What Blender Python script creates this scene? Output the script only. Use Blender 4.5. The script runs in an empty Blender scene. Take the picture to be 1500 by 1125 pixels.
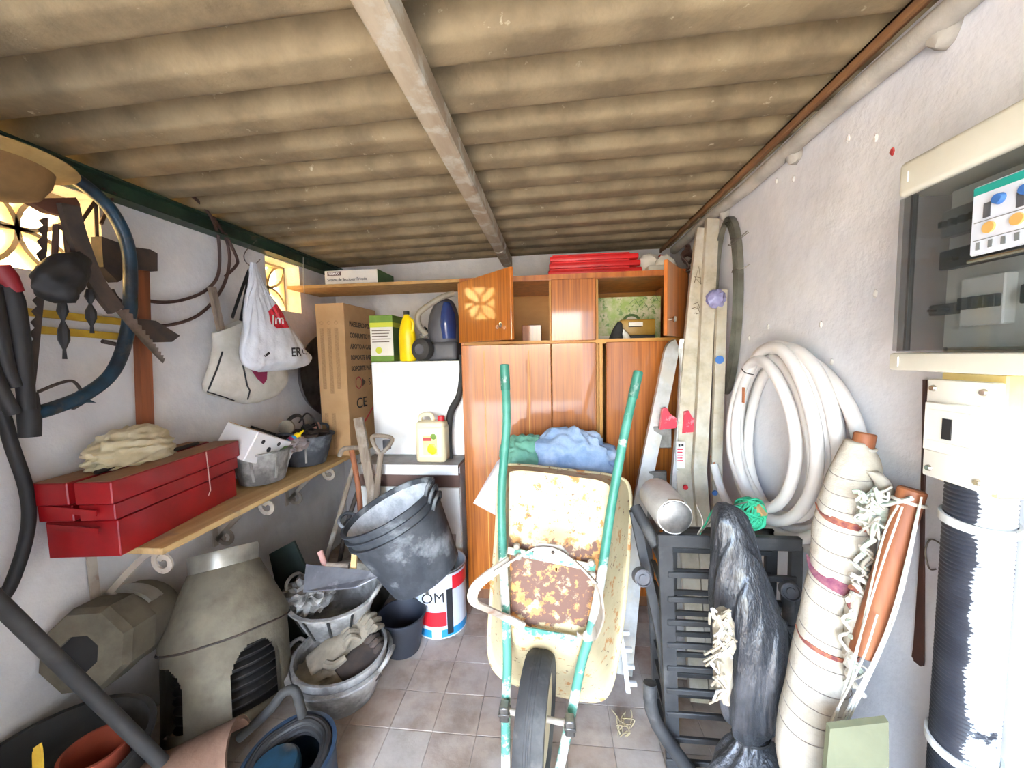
import bpy, bmesh, math, random
from mathutils import Vector, Matrix, noise
from math import sin, cos, pi, radians, sqrt
random.seed(7)
sc = bpy.context.scene
COL = sc.collection
# ---------------------------------------------------------------- camera
EYE = Vector((0, 0, 1.5)); FPX = 565.0
_y, _p, _r = radians(6.2), radians(-4.3), radians(1.2)
CF = Vector((-sin(_y)*cos(_p), cos(_y)*cos(_p), sin(_p)))
_R = Vector((cos(_y), sin(_y), 0)); _U = _R.cross(CF)
CR = _R*cos(_r) - _U*sin(_r); CU = _U*cos(_r) + _R*sin(_r)
cam = bpy.data.cameras.new('camera'); camo = bpy.data.objects.new('camera', cam); COL.objects.link(camo)
cam.sensor_width = 36; cam.lens = 36*FPX/1500; cam.clip_start = 0.02
camo.matrix_world = Matrix(((CR.x, CU.x, -CF.x, 0), (CR.y, CU.y, -CF.y, 0), (CR.z, CU.z, -CF.z, 1.5), (0, 0, 0, 1)))
sc.camera = camo
# ---------------------------------------------------------------- daylight
SUN_DIR = Vector((-0.42, 0.42, -0.80))          # the way the sunlight travels
world = bpy.data.worlds.new('sky'); sc.world = world; world.use_nodes = True
wn = world.node_tree; bg = wn.nodes['Background']
sky = wn.nodes.new('ShaderNodeTexSky'); sky.sky_type = 'NISHITA'; sky.sun_disc = False
sky.sun_elevation = radians(52); sky.sun_rotation = radians(135); sky.dust_density = 2.5; sky.air_density = 1.0
wn.links.new(sky.outputs[0], bg.inputs[0]); bg.inputs[1].default_value = 0.95
sl = bpy.data.lights.new('sun', 'SUN'); sl.energy = 8.0; sl.angle = radians(0.6); sl.color = (1.0, 0.95, 0.88)
so = bpy.data.objects.new('sun', sl); COL.objects.link(so); so.location = (4, -4, 8)
so.rotation_euler = SUN_DIR.to_track_quat('-Z', 'Y').to_euler()
sc.view_settings.view_transform = 'Standard'; sc.view_settings.look = 'None'
sc.view_settings.gamma = 1; sc.view_settings.use_curve_mapping = False
sc.view_settings.exposure = 3.12
sc.cycles.max_bounces = 10; sc.cycles.diffuse_bounces = 6; sc.cycles.use_denoising = True
# ---------------------------------------------------------------- helpers
def at(px, py, **k):
    """the point of the place seen at a photo pixel, on the plane X=, Y= or Z= (metres)"""
    d = CR*((px-750)/FPX) - CU*((py-562.5)/FPX) + CF
    (a, v), = k.items(); i = 'XYZ'.index(a)
    return EYE + d*((v-EYE[i])/d[i])
def atp(px, py, o, n):
    d = CR*((px-750)/FPX) - CU*((py-562.5)/FPX) + CF
    return EYE + d*((Vector(o)-EYE).dot(n)/d.dot(n))
def V(*a): return Vector(a)
def frm(o, x, y):
    x = Vector(x).normalized(); y = Vector(y); y = (y-x*y.dot(x)).normalized(); z = x.cross(y); o = Vector(o)
    return Matrix(((x.x, y.x, z.x, o.x), (x.y, y.y, z.y, o.y), (x.z, y.z, z.z, o.z), (0, 0, 0, 1)))
def frz(o, z, x=(1, 0, 0)):
    z = Vector(z).normalized(); x = Vector(x); x = x-z*x.dot(z)
    if x.length < 1e-3: x = Vector((0, 1, 0))-z*z.y
    x.normalize()
    return frm(o, x, z.cross(x))
def nz(p, s=1.0, seed=0):
    return noise.noise(Vector(p)*s + Vector((seed*7.3, seed*3.1, seed*5.7)))
def spline(pts, k=6, closed=False):
    P = [Vector(p) for p in pts]; n = len(P); out = []
    for i in range(n if closed else n-1):
        if closed: a, b, c, d = P[i-1], P[i], P[(i+1) % n], P[(i+2) % n]
        else: a, b, c, d = P[max(i-1, 0)], P[i], P[i+1], P[min(i+2, n-1)]
        for j in range(k):
            t = j/k
            out.append(0.5*((2*b) + (c-a)*t + (2*a-5*b+4*c-d)*t*t + (3*b-a-3*c+d)*t**3))
    if not closed: out.append(P[-1])
    return out
class MB:
    def __init__(s): s.bm = bmesh.new()
    def box(s, lo, hi, M=None, bevel=0, seg=1):
        lo = Vector(lo); hi = Vector(hi)
        r = bmesh.ops.create_cube(s.bm, size=1)['verts']
        for v in r:
            v.co = Vector((lo[i] + (v.co[i]+.5)*(hi[i]-lo[i]) for i in range(3)))
        if bevel:
            es = list({e for v in r for e in v.link_edges})
            g = bmesh.ops.bevel(s.bm, geom=es, offset=bevel, segments=seg, affect='EDGES', profile=.5)
            r = list({v for f in g['faces'] for v in f.verts} | {v for v in r if v.is_valid})
        if M is not None:
            for v in r: v.co = M @ v.co
        return s
    def quadgrid(s, rows, closeu=False, closev=False):
        vs = [[s.bm.verts.new(p) for p in r] for r in rows]
        n = len(vs); m = len(vs[0])
        for i in range(n if closev else n-1):
            for j in range(m if closeu else m-1):
                try: s.bm.faces.new((vs[i][j], vs[i][(j+1) % m], vs[(i+1) % n][(j+1) % m], vs[(i+1) % n][j]))
                except ValueError: pass
        return vs
    def cap(s, ring, flip=False):
        try: s.bm.faces.new(ring[::-1] if flip else ring)
        except ValueError: pass
    def sweep(s, pts, prof, up=None, closed=False, scale=None):
        P = [Vector(p) for p in pts]; n = len(P); rows = []
        T = []
        for i in range(n):
            a = P[i-1] if (i or closed) else P[0]; b = P[(i+1) % n] if (i < n-1 or closed) else P[-1]
            t = b-a; T.append(t.normalized() if t.length > 1e-9 else (T[-1] if T else Vector((0, 0, 1))))
        if up is None:
            u = T[0].orthogonal().normalized()
        else: u = Vector(up)
        for i in range(n):
            t = T[i]
            if up is not None: u = Vector(up)
            u = (u-t*u.dot(t))
            u = u.normalized() if u.length > 1e-6 else t.orthogonal().normalized()
            w = t.cross(u); k = scale[i] if scale else 1
            rows.append([P[i]+u*(q[0]*k)+w*(q[1]*k) for q in prof])
        vs = s.quadgrid(rows, closeu=True, closev=closed)
        if not closed: s.cap(vs[0], True); s.cap(vs[-1])
        return s
    def tube(s, pts, r, n=8, closed=False):
        P = [Vector(p) for p in pts]
        if isinstance(r, (list, tuple)):
            L = len(r)-1; rs = []
            for i in range(len(P)):
                x = i/(len(P)-1)*L; k = min(int(x), L-1); rs.append(r[k]+(r[k+1]-r[k])*(x-k))
        else: rs = [r]*len(P)
        prof = [(cos(2*pi*j/n), sin(2*pi*j/n)) for j in range(n)]
        return s.sweep(P, prof, closed=closed, scale=rs)
    def bar(s, pts, w, h, up=None, closed=False):
        return s.sweep(pts, [(-h/2, -w/2), (h/2, -w/2), (h/2, w/2), (-h/2, w/2)], up=up, closed=closed)
    def lathe(s, prof, M=None, n=32, a0=0, a1=2*pi, fn=None, caps=True):
        full = abs(a1-a0-2*pi) < 1e-6; rows = []
        for r, z in prof:
            row = []
            for j in range(n if full else n+1):
                a = a0+(a1-a0)*j/n
                p = Vector((r*cos(a), r*sin(a), z))
                if fn: p = fn(p, a)
                row.append(M @ p if M is not None else p)
            rows.append(row)
        vs = s.quadgrid(rows, closeu=full)
        if caps and full:
            if prof[0][0] > 1e-6: s.cap(vs[0], True)
            if prof[-1][0] > 1e-6: s.cap(vs[-1])
        return s
    def prism(s, poly, th, M=None):
        a = [Vector((p[0], p[1], 0)) for p in poly]; b = [Vector((p[0], p[1], th)) for p in poly]
        if M is not None: a = [M @ p for p in a]; b = [M @ p for p in b]
        va = [s.bm.verts.new(p) for p in a]; vb = [s.bm.verts.new(p) for p in b]
        n = len(va); s.cap(va, True); s.cap(vb)
        for i in range(n):
            s.bm.faces.new((va[i], va[(i+1) % n], vb[(i+1) % n], vb[i]))
        return s
    def slab(s, pts, off):
        """closed outline of 3D points pushed through by the offset vector"""
        off = Vector(off)
        va = [s.bm.verts.new(p) for p in pts]; vb = [s.bm.verts.new(Vector(p)+off) for p in pts]
        n = len(va); s.cap(va, True); s.cap(vb)
        for i in range(n): s.bm.faces.new((va[i], va[(i+1) % n], vb[(i+1) % n], vb[i]))
        return s
    def blob(s, c, rad, M=None, amp=.15, sc_=3.0, seed=0, sub=3, ridge=False):
        r = bmesh.ops.create_icosphere(s.bm, subdivisions=sub, radius=1)['verts']
        for v in r:
            d = v.co.normalized()
            q = nz(d, sc_, seed); q2 = nz(d, sc_*2.3, seed+3)
            if ridge: q = 1-2*abs(q)*1.6; q2 = 1-2*abs(q2)*1.6
            k = 1+amp*(q+.5*q2)
            p = Vector((d.x*rad[0]*k, d.y*rad[1]*k, d.z*rad[2]*k))
            v.co = (M @ p if M is not None else p) + Vector(c)
        return s
    def loft(s, rows, n=20, amp=0, fs=8.0, seed=0, power=2.0, sub=3):
        """rows: (left point, right point, half depth, depth axis); rounded cross-sections strung between"""
        L = spline([r[0] for r in rows], sub); R = spline([r[1] for r in rows], sub)
        D = spline([V(r[2], 0, 0) for r in rows], sub); ax = Vector(rows[0][3]).normalized()
        out = []
        for l, r, d in zip(L, R, D):
            c = (l+r)/2; h = (r-l)/2; ring = []
            for j in range(n):
                a = 2*pi*j/n; ca, sa = cos(a), sin(a); e = 2/power
                x = math.copysign(abs(ca)**e, ca); y = math.copysign(abs(sa)**e, sa)
                p = c + h*x + ax*(y*d.x)
                if amp:
                    q = nz(p, fs, seed) + .5*nz(p, fs*2.2, seed+5)
                    p += (p-c).normalized()*q*amp
                ring.append(p)
            out.append(ring)
        vs = s.quadgrid(out, closeu=True); s.cap(vs[0], True); s.cap(vs[-1])
        return s
WL = {}
def link(o, parent=None, wl=None):
    COL.objects.link(o)
    WL[o.name] = Vector(wl) if wl is not None else Vector((0, 0, 0))
    if parent is not None:
        o.parent = parent; o.location = WL[o.name]-WL[parent.name]
    else: o.location = WL[o.name]
    return o
def tag(o, label=None, cat=None, group=None, kind=None):
    if label: o['label'] = label
    if cat: o['category'] = cat
    if group: o['group'] = group
    if kind: o['kind'] = kind
    return o
def thing(name, label, cat, loc, group=None):
    o = bpy.data.objects.new(name, None); o.empty_display_size = .05
    link(o, None, loc); return tag(o, label, cat, group)
def obj(name, mb, mat, parent=None, smooth=40, label=None, cat=None, group=None, kind=None, normals=True):
    bm = mb.bm
    if normals: bmesh.ops.recalc_face_normals(bm, faces=bm.faces)
    lo = Vector((1e9,)*3); hi = -lo
    for v in bm.verts:
        for i in range(3): lo[i] = min(lo[i], v.co[i]); hi[i] = max(hi[i], v.co[i])
    c = (lo+hi)/2
    if parent is None: c.z = lo.z
    for v in bm.verts: v.co -= c
    me = bpy.data.meshes.new(name); bm.to_mesh(me); bm.free()
    if smooth:
        me.shade_smooth(); me.set_sharp_from_angle(angle=radians(smooth))
    me.materials.append(M_[mat] if isinstance(mat, str) else mat)
    o = bpy.data.objects.new(name, me); link(o, parent, c)
    return tag(o, label, cat, group, kind)
def text(s, size, o, x, y, mat, parent, name='lettering', lift=.001, ext=.0004, align='LEFT', sx=1.0, bold=0):
    cu = bpy.data.curves.new('t', 'FONT'); cu.body = s; cu.size = size; cu.extrude = ext; cu.align_x = align; cu.offset = bold
    t = bpy.data.objects.new('t', cu); COL.objects.link(t)
    dg = bpy.context.evaluated_depsgraph_get(); me = bpy.data.meshes.new_from_object(t.evaluated_get(dg))
    COL.objects.unlink(t); bpy.data.objects.remove(t)
    M = frm(o, x, y) @ Matrix.Translation((0, 0, lift)) @ Matrix.Diagonal((sx, 1, 1, 1))
    me.transform(M); mb = MB(); mb.bm.from_mesh(me)
    bpy.data.meshes.remove(me)
    return obj(name, mb, mat, parent, smooth=0)
# ---------------------------------------------------------------- materials
M_ = {}
def mat(name, c, c2=None, s=8, rough=.6, metal=0, bump=0, bs=None, lo=.4, hi=.62, st=(1, 1, 1), coat=0, spec=.5,
        dust=None, ds=5, dlo=.5, dhi=.65, detail=6, trans=0, alpha=1, sheen=0, world=False):
    m = bpy.data.materials.new(name); m.use_nodes = True; nt = m.node_tree; N = nt.nodes; Lk = nt.links
    b = N['Principled BSDF']; b.inputs['Roughness'].default_value = rough; b.inputs['Metallic'].default_value = metal
    b.inputs['Coat Weight'].default_value = coat; b.inputs['Coat Roughness'].default_value = .06
    b.inputs['Specular IOR Level'].default_value = spec
    b.inputs['Transmission Weight'].default_value = trans; b.inputs['Alpha'].default_value = alpha
    b.inputs['Sheen Weight'].default_value = sheen
    def lin(q): return tuple([(v/12.92 if v <= .04045 else ((v+.055)/1.055)**2.4) for v in (x/255 for x in q)] + [1])
    tc = N.new('ShaderNodeTexCoord'); mp = N.new('ShaderNodeMapping'); mp.inputs['Scale'].default_value = st
    src0 = N.new('ShaderNodeNewGeometry').outputs['Position'] if world else tc.outputs['Object']
    Lk.new(src0, mp.inputs[0])
    def noi(scale, det=6, src=mp):
        n = N.new('ShaderNodeTexNoise'); n.inputs['Scale'].default_value = scale; n.inputs['Detail'].default_value = det
        n.inputs['Roughness'].default_value = .6; Lk.new(src.outputs[0], n.inputs['Vector']); return n
    def ramp(n, a, z):
        r = N.new('ShaderNodeMapRange'); r.inputs[1].default_value = a; r.inputs[2].default_value = z
        Lk.new(n.outputs['Fac'], r.inputs[0]); return r
    def mix(f, a, bb):
        x = N.new('ShaderNodeMix'); x.data_type = 'RGBA'
        Lk.new(f.outputs[0], x.inputs[0])
        for i, q in ((6, a), (7, bb)):
            if isinstance(q, tuple): x.inputs[i].default_value = q
            else: Lk.new(q, x.inputs[i])
        return x.outputs[2]
    col = lin(c)
    if c2: col = mix(ramp(noi(s, detail), lo, hi), lin(c), lin(c2))
    if dust:
        tm = N.new('ShaderNodeMapping'); Lk.new(src0, tm.inputs[0])
        col = mix(ramp(noi(ds, 8, tm), dlo, dhi), col, lin(dust))
    if isinstance(col, tuple): b.inputs['Base Color'].default_value = col
    else: Lk.new(col, b.inputs['Base Color'])
    if bump:
        bn = N.new('ShaderNodeBump'); bn.inputs['Strength'].default_value = bump; bn.inputs['Distance'].default_value = .02
        Lk.new(noi(bs or s*2, 5).outputs['Fac'], bn.inputs['Height']); Lk.new(bn.outputs[0], b.inputs['Normal'])
    M_[name] = m; return m
mat('plaster', (226, 224, 220), (208, 207, 206), 3, rough=.9, bump=.35, bs=14, dust=(196, 190, 180), ds=2.2, dlo=.55, dhi=.75)
mat('plaster_rough', (228, 230, 234), (214, 217, 224), 3, rough=.85, bump=.3, bs=11, dust=(208, 208, 208), ds=1.6, dlo=.55, dhi=.75)
mat('fibre_cement', (146, 129, 98), (118, 103, 77), 5, rough=.9, bump=.12, bs=60, dust=(190, 180, 152), ds=26, dlo=.66, dhi=.74)
mat('floor_tile_a', (176, 160, 144), (148, 132, 118), 9, rough=.75, bump=.1, bs=40, dust=(184, 174, 164), ds=3.2, dlo=.42, dhi=.62, world=True)
mat('floor_tile_b', (170, 150, 134), (142, 122, 108), 9, rough=.75, bump=.1, bs=40, dust=(180, 168, 156), ds=3.2, dlo=.42, dhi=.62, world=True)
mat('floor_tile_c', (182, 174, 160), (156, 146, 134), 9, rough=.75, bump=.1, bs=40, dust=(186, 178, 168), ds=3.2, dlo=.42, dhi=.62, world=True)
mat('grout', (164, 152, 140), (138, 126, 116), 12, rough=.95, dust=(178, 168, 158), ds=3.2, dlo=.42, dhi=.62, world=True)
mat('green_paint', (38, 66, 46), (26, 44, 32), 9, rough=.55, dust=(90, 84, 70), ds=8, dlo=.6, dhi=.75)
mat('limed_beam', (178, 164, 140), (150, 132, 108), 6, rough=.8, bump=.2, st=(1, .25, 1), dust=(186, 182, 166), ds=9, dlo=.5, dhi=.6)
mat('rusty_rail', (146, 106, 68), (108, 74, 46), 10, rough=.8, st=(1, .2, 1), dust=(150, 130, 100), ds=9, dlo=.6, dhi=.7)
mat('limed_pipe', (186, 182, 172), (160, 156, 146), 7, rough=.8, bump=.2)
mat('block', (198, 184, 152), (172, 156, 124), 9, rough=.9, bump=.2)
mat('warm_render', (226, 190, 118), (206, 168, 96), 2, rough=.95)
mat('yard', (180, 174, 164), (160, 154, 146), 2, rough=.95)
mat('sapele', (188, 108, 32), (128, 66, 14), 52, rough=.4, coat=.45, spec=.35, st=(1.6, 1.6, .035), lo=.3, hi=.7, detail=3, bump=.0)
mat('sapele_plain', (188, 108, 38), (152, 80, 24), 16, rough=.35, coat=.4, st=(1.2, 1.2, .05))
mat('sapele_edge', (120, 80, 52), (96, 62, 40), 16, rough=.5, st=(1, 1, .1))
mat('maple_board', (206, 148, 66), (190, 132, 54), 6, rough=.5, st=(.3, 1, 1))
mat('chipboard', (190, 150, 92), (170, 130, 76), 40, rough=.75, st=(.5, 1, 1))
mat('pine', (206, 176, 122), (186, 152, 98), 22, rough=.65, st=(1.2, .05, 1), dust=(150, 134, 112), ds=5, dlo=.58, dhi=.7)
mat('white_lam', (236, 236, 234), (228, 228, 226), 5, rough=.35)
mat('brown_lam', (104, 80, 72), None, rough=.4)
mat('grey_top', (164, 160, 156), (140, 136, 132), 9, rough=.6)
mat('chrome', (206, 200, 188), None, rough=.22, metal=1)
mat('steel', (150, 148, 144), (112, 110, 106), 12, rough=.42, metal=.9)
mat('alu', (216, 216, 214), (186, 185, 180), 9, rough=.42, metal=.75, dust=(205, 200, 190), ds=12, dlo=.52, dhi=.62)
mat('alu_dirty', (204, 199, 186), (176, 167, 146), 12, rough=.6, metal=.35, dust=(200, 190, 166), ds=18, dlo=.42, dhi=.72)
mat('red_steel', (158, 14, 22), (134, 10, 18), 5, rough=.42, coat=.2)
mat('dusty_red', (150, 112, 84), (164, 126, 96), 8, rough=.85)
mat('black', (26, 26, 28), (38, 37, 36), 8, rough=.6)
mat('black_iron', (42, 43, 45), (62, 62, 62), 7, rough=.6, dust=(112, 110, 106), ds=6, dlo=.56, dhi=.75)
mat('rubber_dusty', (52, 56, 62), (78, 82, 86), 6, rough=.8, dust=(148, 152, 156), ds=7, dlo=.54, dhi=.7)
mat('rubber_limed', (112, 110, 106), (84, 82, 78), 7, rough=.9, dust=(176, 174, 168), ds=8, dlo=.42, dhi=.66, bump=.2)
mat('mortar', (214, 216, 216), (176, 180, 182), 14, rough=.95, bump=.3, dust=(206, 208, 208), ds=22, dlo=.5, dhi=.62)
mat('tyre', (58, 58, 58), (84, 84, 82), 7, rough=.8, dust=(108, 106, 100), ds=9, dlo=.5, dhi=.7)
mat('blue_frame', (22, 56, 74), (14, 26, 34), 9, rough=.45, dust=(70, 66, 60), ds=12, dlo=.55, dhi=.65)
mat('old_iron', (54, 48, 44), (76, 62, 52), 14, rough=.75)
mat('handle_wood', (140, 78, 44), (116, 62, 34), 20, rough=.5, st=(1.5, 1.5, .08))
mat('grey_wood', (146, 132, 116), (118, 104, 90), 20, rough=.85, st=(1.5, 1.5, .1), dust=(170, 162, 150), ds=7)
mat('brown_wood', (158, 98, 62), (134, 78, 48), 20, rough=.6, st=(1.5, 1.5, .1))
mat('tan_felt', (178, 146, 88), (152, 120, 68), 7, rough=.9)
mat('crown_felt', (132, 100, 58), (112, 84, 46), 7, rough=.9)
mat('deep_red', (130, 26, 34), None, rough=.5)
mat('terracotta', (118, 90, 72), (98, 72, 56), 7, rough=.9, bump=.2, bs=30)
mat('brown_felt', (92, 56, 40), None, rough=.9)
mat('yellow_paint', (206, 170, 52), (184, 146, 44), 9, rough=.6)
mat('cable_brown', (74, 52, 44), None, rough=.6)
mat('wire', (120, 114, 106), None, rough=.45, metal=.7)
mat('plastic_bag', (226, 230, 234), (212, 216, 222), 6, rough=.4, coat=.2, bump=.25, bs=18)
mat('canvas', (216, 212, 200), (196, 192, 178), 7, rough=.85, bump=.2, bs=20)
mat('logo_red', (214, 34, 52), None, rough=.5)
mat('logo_plum', (150, 40, 84), None, rough=.6)
mat('ink', (34, 34, 36), None, rough=.7)
mat('ink_soft', (92, 76, 60), None, rough=.8)
mat('print_faint', (160, 126, 86), (176, 140, 98), 90, rough=.85, st=(1, 1, 2.5), lo=.45, hi=.55)
mat('white_ink', (240, 240, 240), None, rough=.6)
mat('card', (196, 158, 112), (184, 146, 100), 5, rough=.85)
mat('card_light', (204, 168, 124), (192, 156, 112), 5, rough=.85)
mat('paper_white', (228, 224, 212), (216, 212, 200), 5, rough=.8)
mat('green_print', (122, 152, 58), (102, 136, 52), 5, rough=.6)
mat('lime_print', (196, 200, 60), None, rough=.6)
mat('dark_green', (30, 42, 34), (22, 30, 26), 5, rough=.6)
mat('green_card', (88, 118, 66), (74, 104, 58), 6, rough=.7)
mat('yellow_plastic', (246, 216, 12), (238, 204, 8), 4, rough=.35)
mat('clear_plastic', (214, 214, 206), None, rough=.12, trans=.6, alpha=.75)
mat('blue_plastic', (48, 70, 128), (40, 58, 108), 4, rough=.25, coat=.4)
mat('grey_plastic', (92, 92, 96), (76, 76, 80), 6, rough=.5)
mat('hose_grey', (150, 142, 124), (132, 124, 108), 10, rough=.6)
mat('jerry', (226, 214, 178), (214, 200, 162), 4, rough=.4)
mat('red_plastic', (232, 44, 44), (214, 34, 38), 4, rough=.4)
mat('dull_red', (176, 60, 60), None, rough=.6)
mat('dull_orange', (150, 66, 40), (126, 52, 32), 5, rough=.8)
mat('orange', (208, 82, 40), (190, 66, 34), 4, rough=.6)
mat('pot_grey', (112, 106, 90), (90, 84, 70), 5, rough=.85, bump=.15, bs=30, dust=(126, 120, 102), ds=4, dlo=.5, dhi=.7)
mat('zinc', (176, 174, 162), (146, 144, 132), 6, rough=.38, metal=.55)
mat('cloth_cream', (214, 204, 172), (198, 186, 150), 6, rough=.95, bump=.25, bs=18)
mat('leather', (152, 142, 124), (122, 112, 96), 8, rough=.9, bump=.25, bs=20)
mat('denim', (158, 180, 208), (130, 156, 190), 9, rough=.95, bump=.25, bs=40, dust=(192, 206, 224), ds=8, dlo=.5, dhi=.7)
mat('green_cloth', (116, 172, 150), (92, 150, 128), 8, rough=.95, bump=.25, bs=30)
mat('film_grey', (176, 166, 164), None, rough=.35, alpha=.8)
mat('turquoise', (56, 128, 108), (44, 108, 90), 7, rough=.4, dust=(200, 210, 200), ds=9, dlo=.6, dhi=.66)
mat('turquoise_worn', (80, 146, 126), (60, 122, 102), 7, rough=.5, dust=(216, 216, 204), ds=13, dlo=.46, dhi=.54)
mat('white_paint_metal', (190, 180, 164), (164, 152, 138), 7, rough=.6, dust=(146, 112, 90), ds=14, dlo=.62, dhi=.72)
mat('hose_white', (226, 223, 219), (214, 211, 207), 4, rough=.4)
mat('copper', (176, 108, 66), None, rough=.45, metal=.6)
mat('strip_zinc', (126, 126, 114), (104, 104, 92), 14, rough=.4, metal=.6)
mat('twine', (62, 188, 142), (44, 164, 120), 20, rough=.8)
mat('wrap_white', (196, 192, 186), (176, 172, 166), 8, rough=.3, coat=.3, bump=.3, bs=16)
mat('bin_bag', (36, 38, 42), (54, 56, 60), 8, rough=.34, coat=.25, bump=.7, bs=30, st=(1, 1, .3), dust=(84, 84, 87), ds=6, dlo=.5, dhi=.72)
mat('straw_paper', (176, 166, 146), (142, 130, 110), 14, rough=.95)
mat('hammock', (190, 183, 168), (172, 163, 146), 7, rough=.95, bump=.2, bs=30)
mat('hammock_line', (150, 140, 132), None, rough=.95)
mat('band_orange', (166, 104, 76), (112, 58, 62), 60, rough=.95)
mat('band_plum', (120, 62, 84), (150, 98, 104), 60, rough=.95)
mat('cord', (206, 202, 190), (186, 180, 166), 20, rough=.95)
mat('cord_green', (176, 190, 172), (200, 198, 186), 30, rough=.95)
mat('cream_plastic', (222, 220, 204), (214, 212, 196), 4, rough=.4)
mat('cream_shell', (226, 225, 214), None, rough=.4)
mat('yellowed', (226, 204, 132), (236, 220, 160), 6, rough=.4)
mat('smoke', (62, 68, 68), None, rough=.04, trans=.0, alpha=.32, spec=.6)
mat('panel_grey', (206, 210, 206), (190, 194, 190), 4, rough=.5)
mat('switch_grey', (120, 124, 124), None, rough=.5)
mat('switch_white', (214, 216, 212), None, rough=.45)
mat('teal', (28, 152, 140), None, rough=.4)
mat('blue_btn', (62, 110, 176), None, rough=.4)
mat('amber_btn', (212, 168, 96), None, rough=.4)
mat('ribbed', (34, 38, 48), (46, 50, 60), 9, rough=.45)
mat('strap_white', (214, 216, 214), (196, 198, 196), 12, rough=.6)
mat('brown_strap', (84, 52, 42), (58, 44, 42), 7, rough=.6)
mat('khaki_board', (112, 114, 88), (94, 96, 72), 4, rough=.7, dust=(132, 130, 104), ds=4)
mat('blue_rim', (40, 62, 84), (30, 46, 62), 6, rough=.6, dust=(62, 62, 62), ds=8)
mat('blue_paint', (40, 140, 196), None, rough=.4)
mat('can_white', (214, 220, 230), (200, 206, 218), 4, rough=.35)
mat('can_red', (206, 36, 48), None, rough=.4)
mat('can_black', (40, 42, 46), None, rough=.4)
mat('picture_print', (150, 176, 96), (208, 204, 172), 14, rough=.5, dust=(104, 142, 74), ds=30, dlo=.55, dhi=.62)
mat('brass_case', (164, 128, 44), (148, 112, 38), 6, rough=.45)
mat('dry_weed', (156, 142, 110), None, rough=.95)
mat('purple_plastic', (142, 140, 184), (162, 160, 200), 8, rough=.25, alpha=.85)
mat('label_red', (212, 52, 72), (226, 120, 130), 30, rough=.5, lo=.55, hi=.6)
mat('pink_wood', (196, 150, 140), None, rough=.8)
mat('dark_grey', (46, 46, 45), (34, 34, 33), 5, rough=.75, dust=(66, 64, 60), ds=5)
mat('dark_pot', (42, 46, 56), (54, 58, 66), 6, rough=.55)
mat('trowel_steel', (134, 136, 142), (112, 112, 120), 7, rough=.45, metal=.4, dust=(176, 178, 182), ds=10, dlo=.56, dhi=.68)
def custom(name, base, layers, rough=.6, metal=0):
    """layers: (colour, noise scale, low, high, axis, a0, a1): a wear layer, thicker where the object coordinate runs a0->a1"""
    m = mat(name, base, rough=rough, metal=metal); nt = m.node_tree; N = nt.nodes; Lk = nt.links; b = N['Principled BSDF']
    tc = N.new('ShaderNodeTexCoord'); sep = N.new('ShaderNodeSeparateXYZ'); Lk.new(tc.outputs['Object'], sep.inputs[0])
    col = None; c0 = b.inputs['Base Color'].default_value[:]
    for c, s, lo, hi, ax, a0, a1, w in layers:
        n = N.new('ShaderNodeTexNoise'); n.inputs['Scale'].default_value = s; n.inputs['Detail'].default_value = 7
        n.inputs['Roughness'].default_value = .65
        Lk.new(tc.outputs['Object'], n.inputs['Vector'])
        src = n.outputs['Fac']
        if ax is not None:
            g = N.new('ShaderNodeMapRange'); g.inputs[1].default_value = a0; g.inputs[2].default_value = a1
            g.inputs[3].default_value = -w; g.inputs[4].default_value = w; g.interpolation_type = 'SMOOTHSTEP'
            q = sep.outputs['XYZ'.index(ax)]
            if a0 == 'band': pass
            Lk.new(q, g.inputs[0])
            ad = N.new('ShaderNodeMath'); ad.operation = 'ADD'; Lk.new(src, ad.inputs[0]); Lk.new(g.outputs[0], ad.inputs[1]); src = ad.outputs[0]
        r = N.new('ShaderNodeMapRange'); r.inputs[1].default_value = lo; r.inputs[2].default_value = hi; Lk.new(src, r.inputs[0])
        x = N.new('ShaderNodeMix'); x.data_type = 'RGBA'; Lk.new(r.outputs[0], x.inputs[0])
        if col is None: x.inputs[6].default_value = c0
        else: Lk.new(col, x.inputs[6])
        lc = tuple([(v/12.92 if v <= .04045 else ((v+.055)/1.055)**2.4) for v in (t/255 for t in c)] + [1])
        x.inputs[7].default_value = lc; col = x.outputs[2]
    Lk.new(col, b.inputs['Base Color'])
    return m
# ================================================================ THE SETTING
XL, XR, YB, YF, ZR = -1.75, .86, 3.0, -1.7, 2.26
def roofz(x): return 2.272 + .016*(x+1.75)
# floor: bed and laid tiles
floor = obj('floor', MB().box((XL-.2, YF-.2, -.12), (XR+.2, YB+.2, -.004)), 'grout', smooth=0, kind='structure')
TS = .178; k = 0
for i in range(15):
    for j in range(19):
        x0 = XL+.004+i*TS; y0 = YB-.004-(j+1)*TS
        if x0 > XR-.02 or y0 < -.5: continue
        x1 = min(x0+TS-.003, XR)
        t = obj('tile', MB().box((x0, y0, -.02), (x1, y0+TS-.003, random.uniform(-.001, .001)), bevel=.0012),
                random.choice(['floor_tile_a', 'floor_tile_a', 'floor_tile_b', 'floor_tile_c', 'floor_tile_a']), floor, smooth=0)
yard = obj('floor_yard', MB().box((-9, -9, -.3), (9, YF-.2, -.13)).box((-9, YF-.2, -.3), (XL-.21, 7, -.13)), 'yard', smooth=0, kind='structure')
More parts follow.
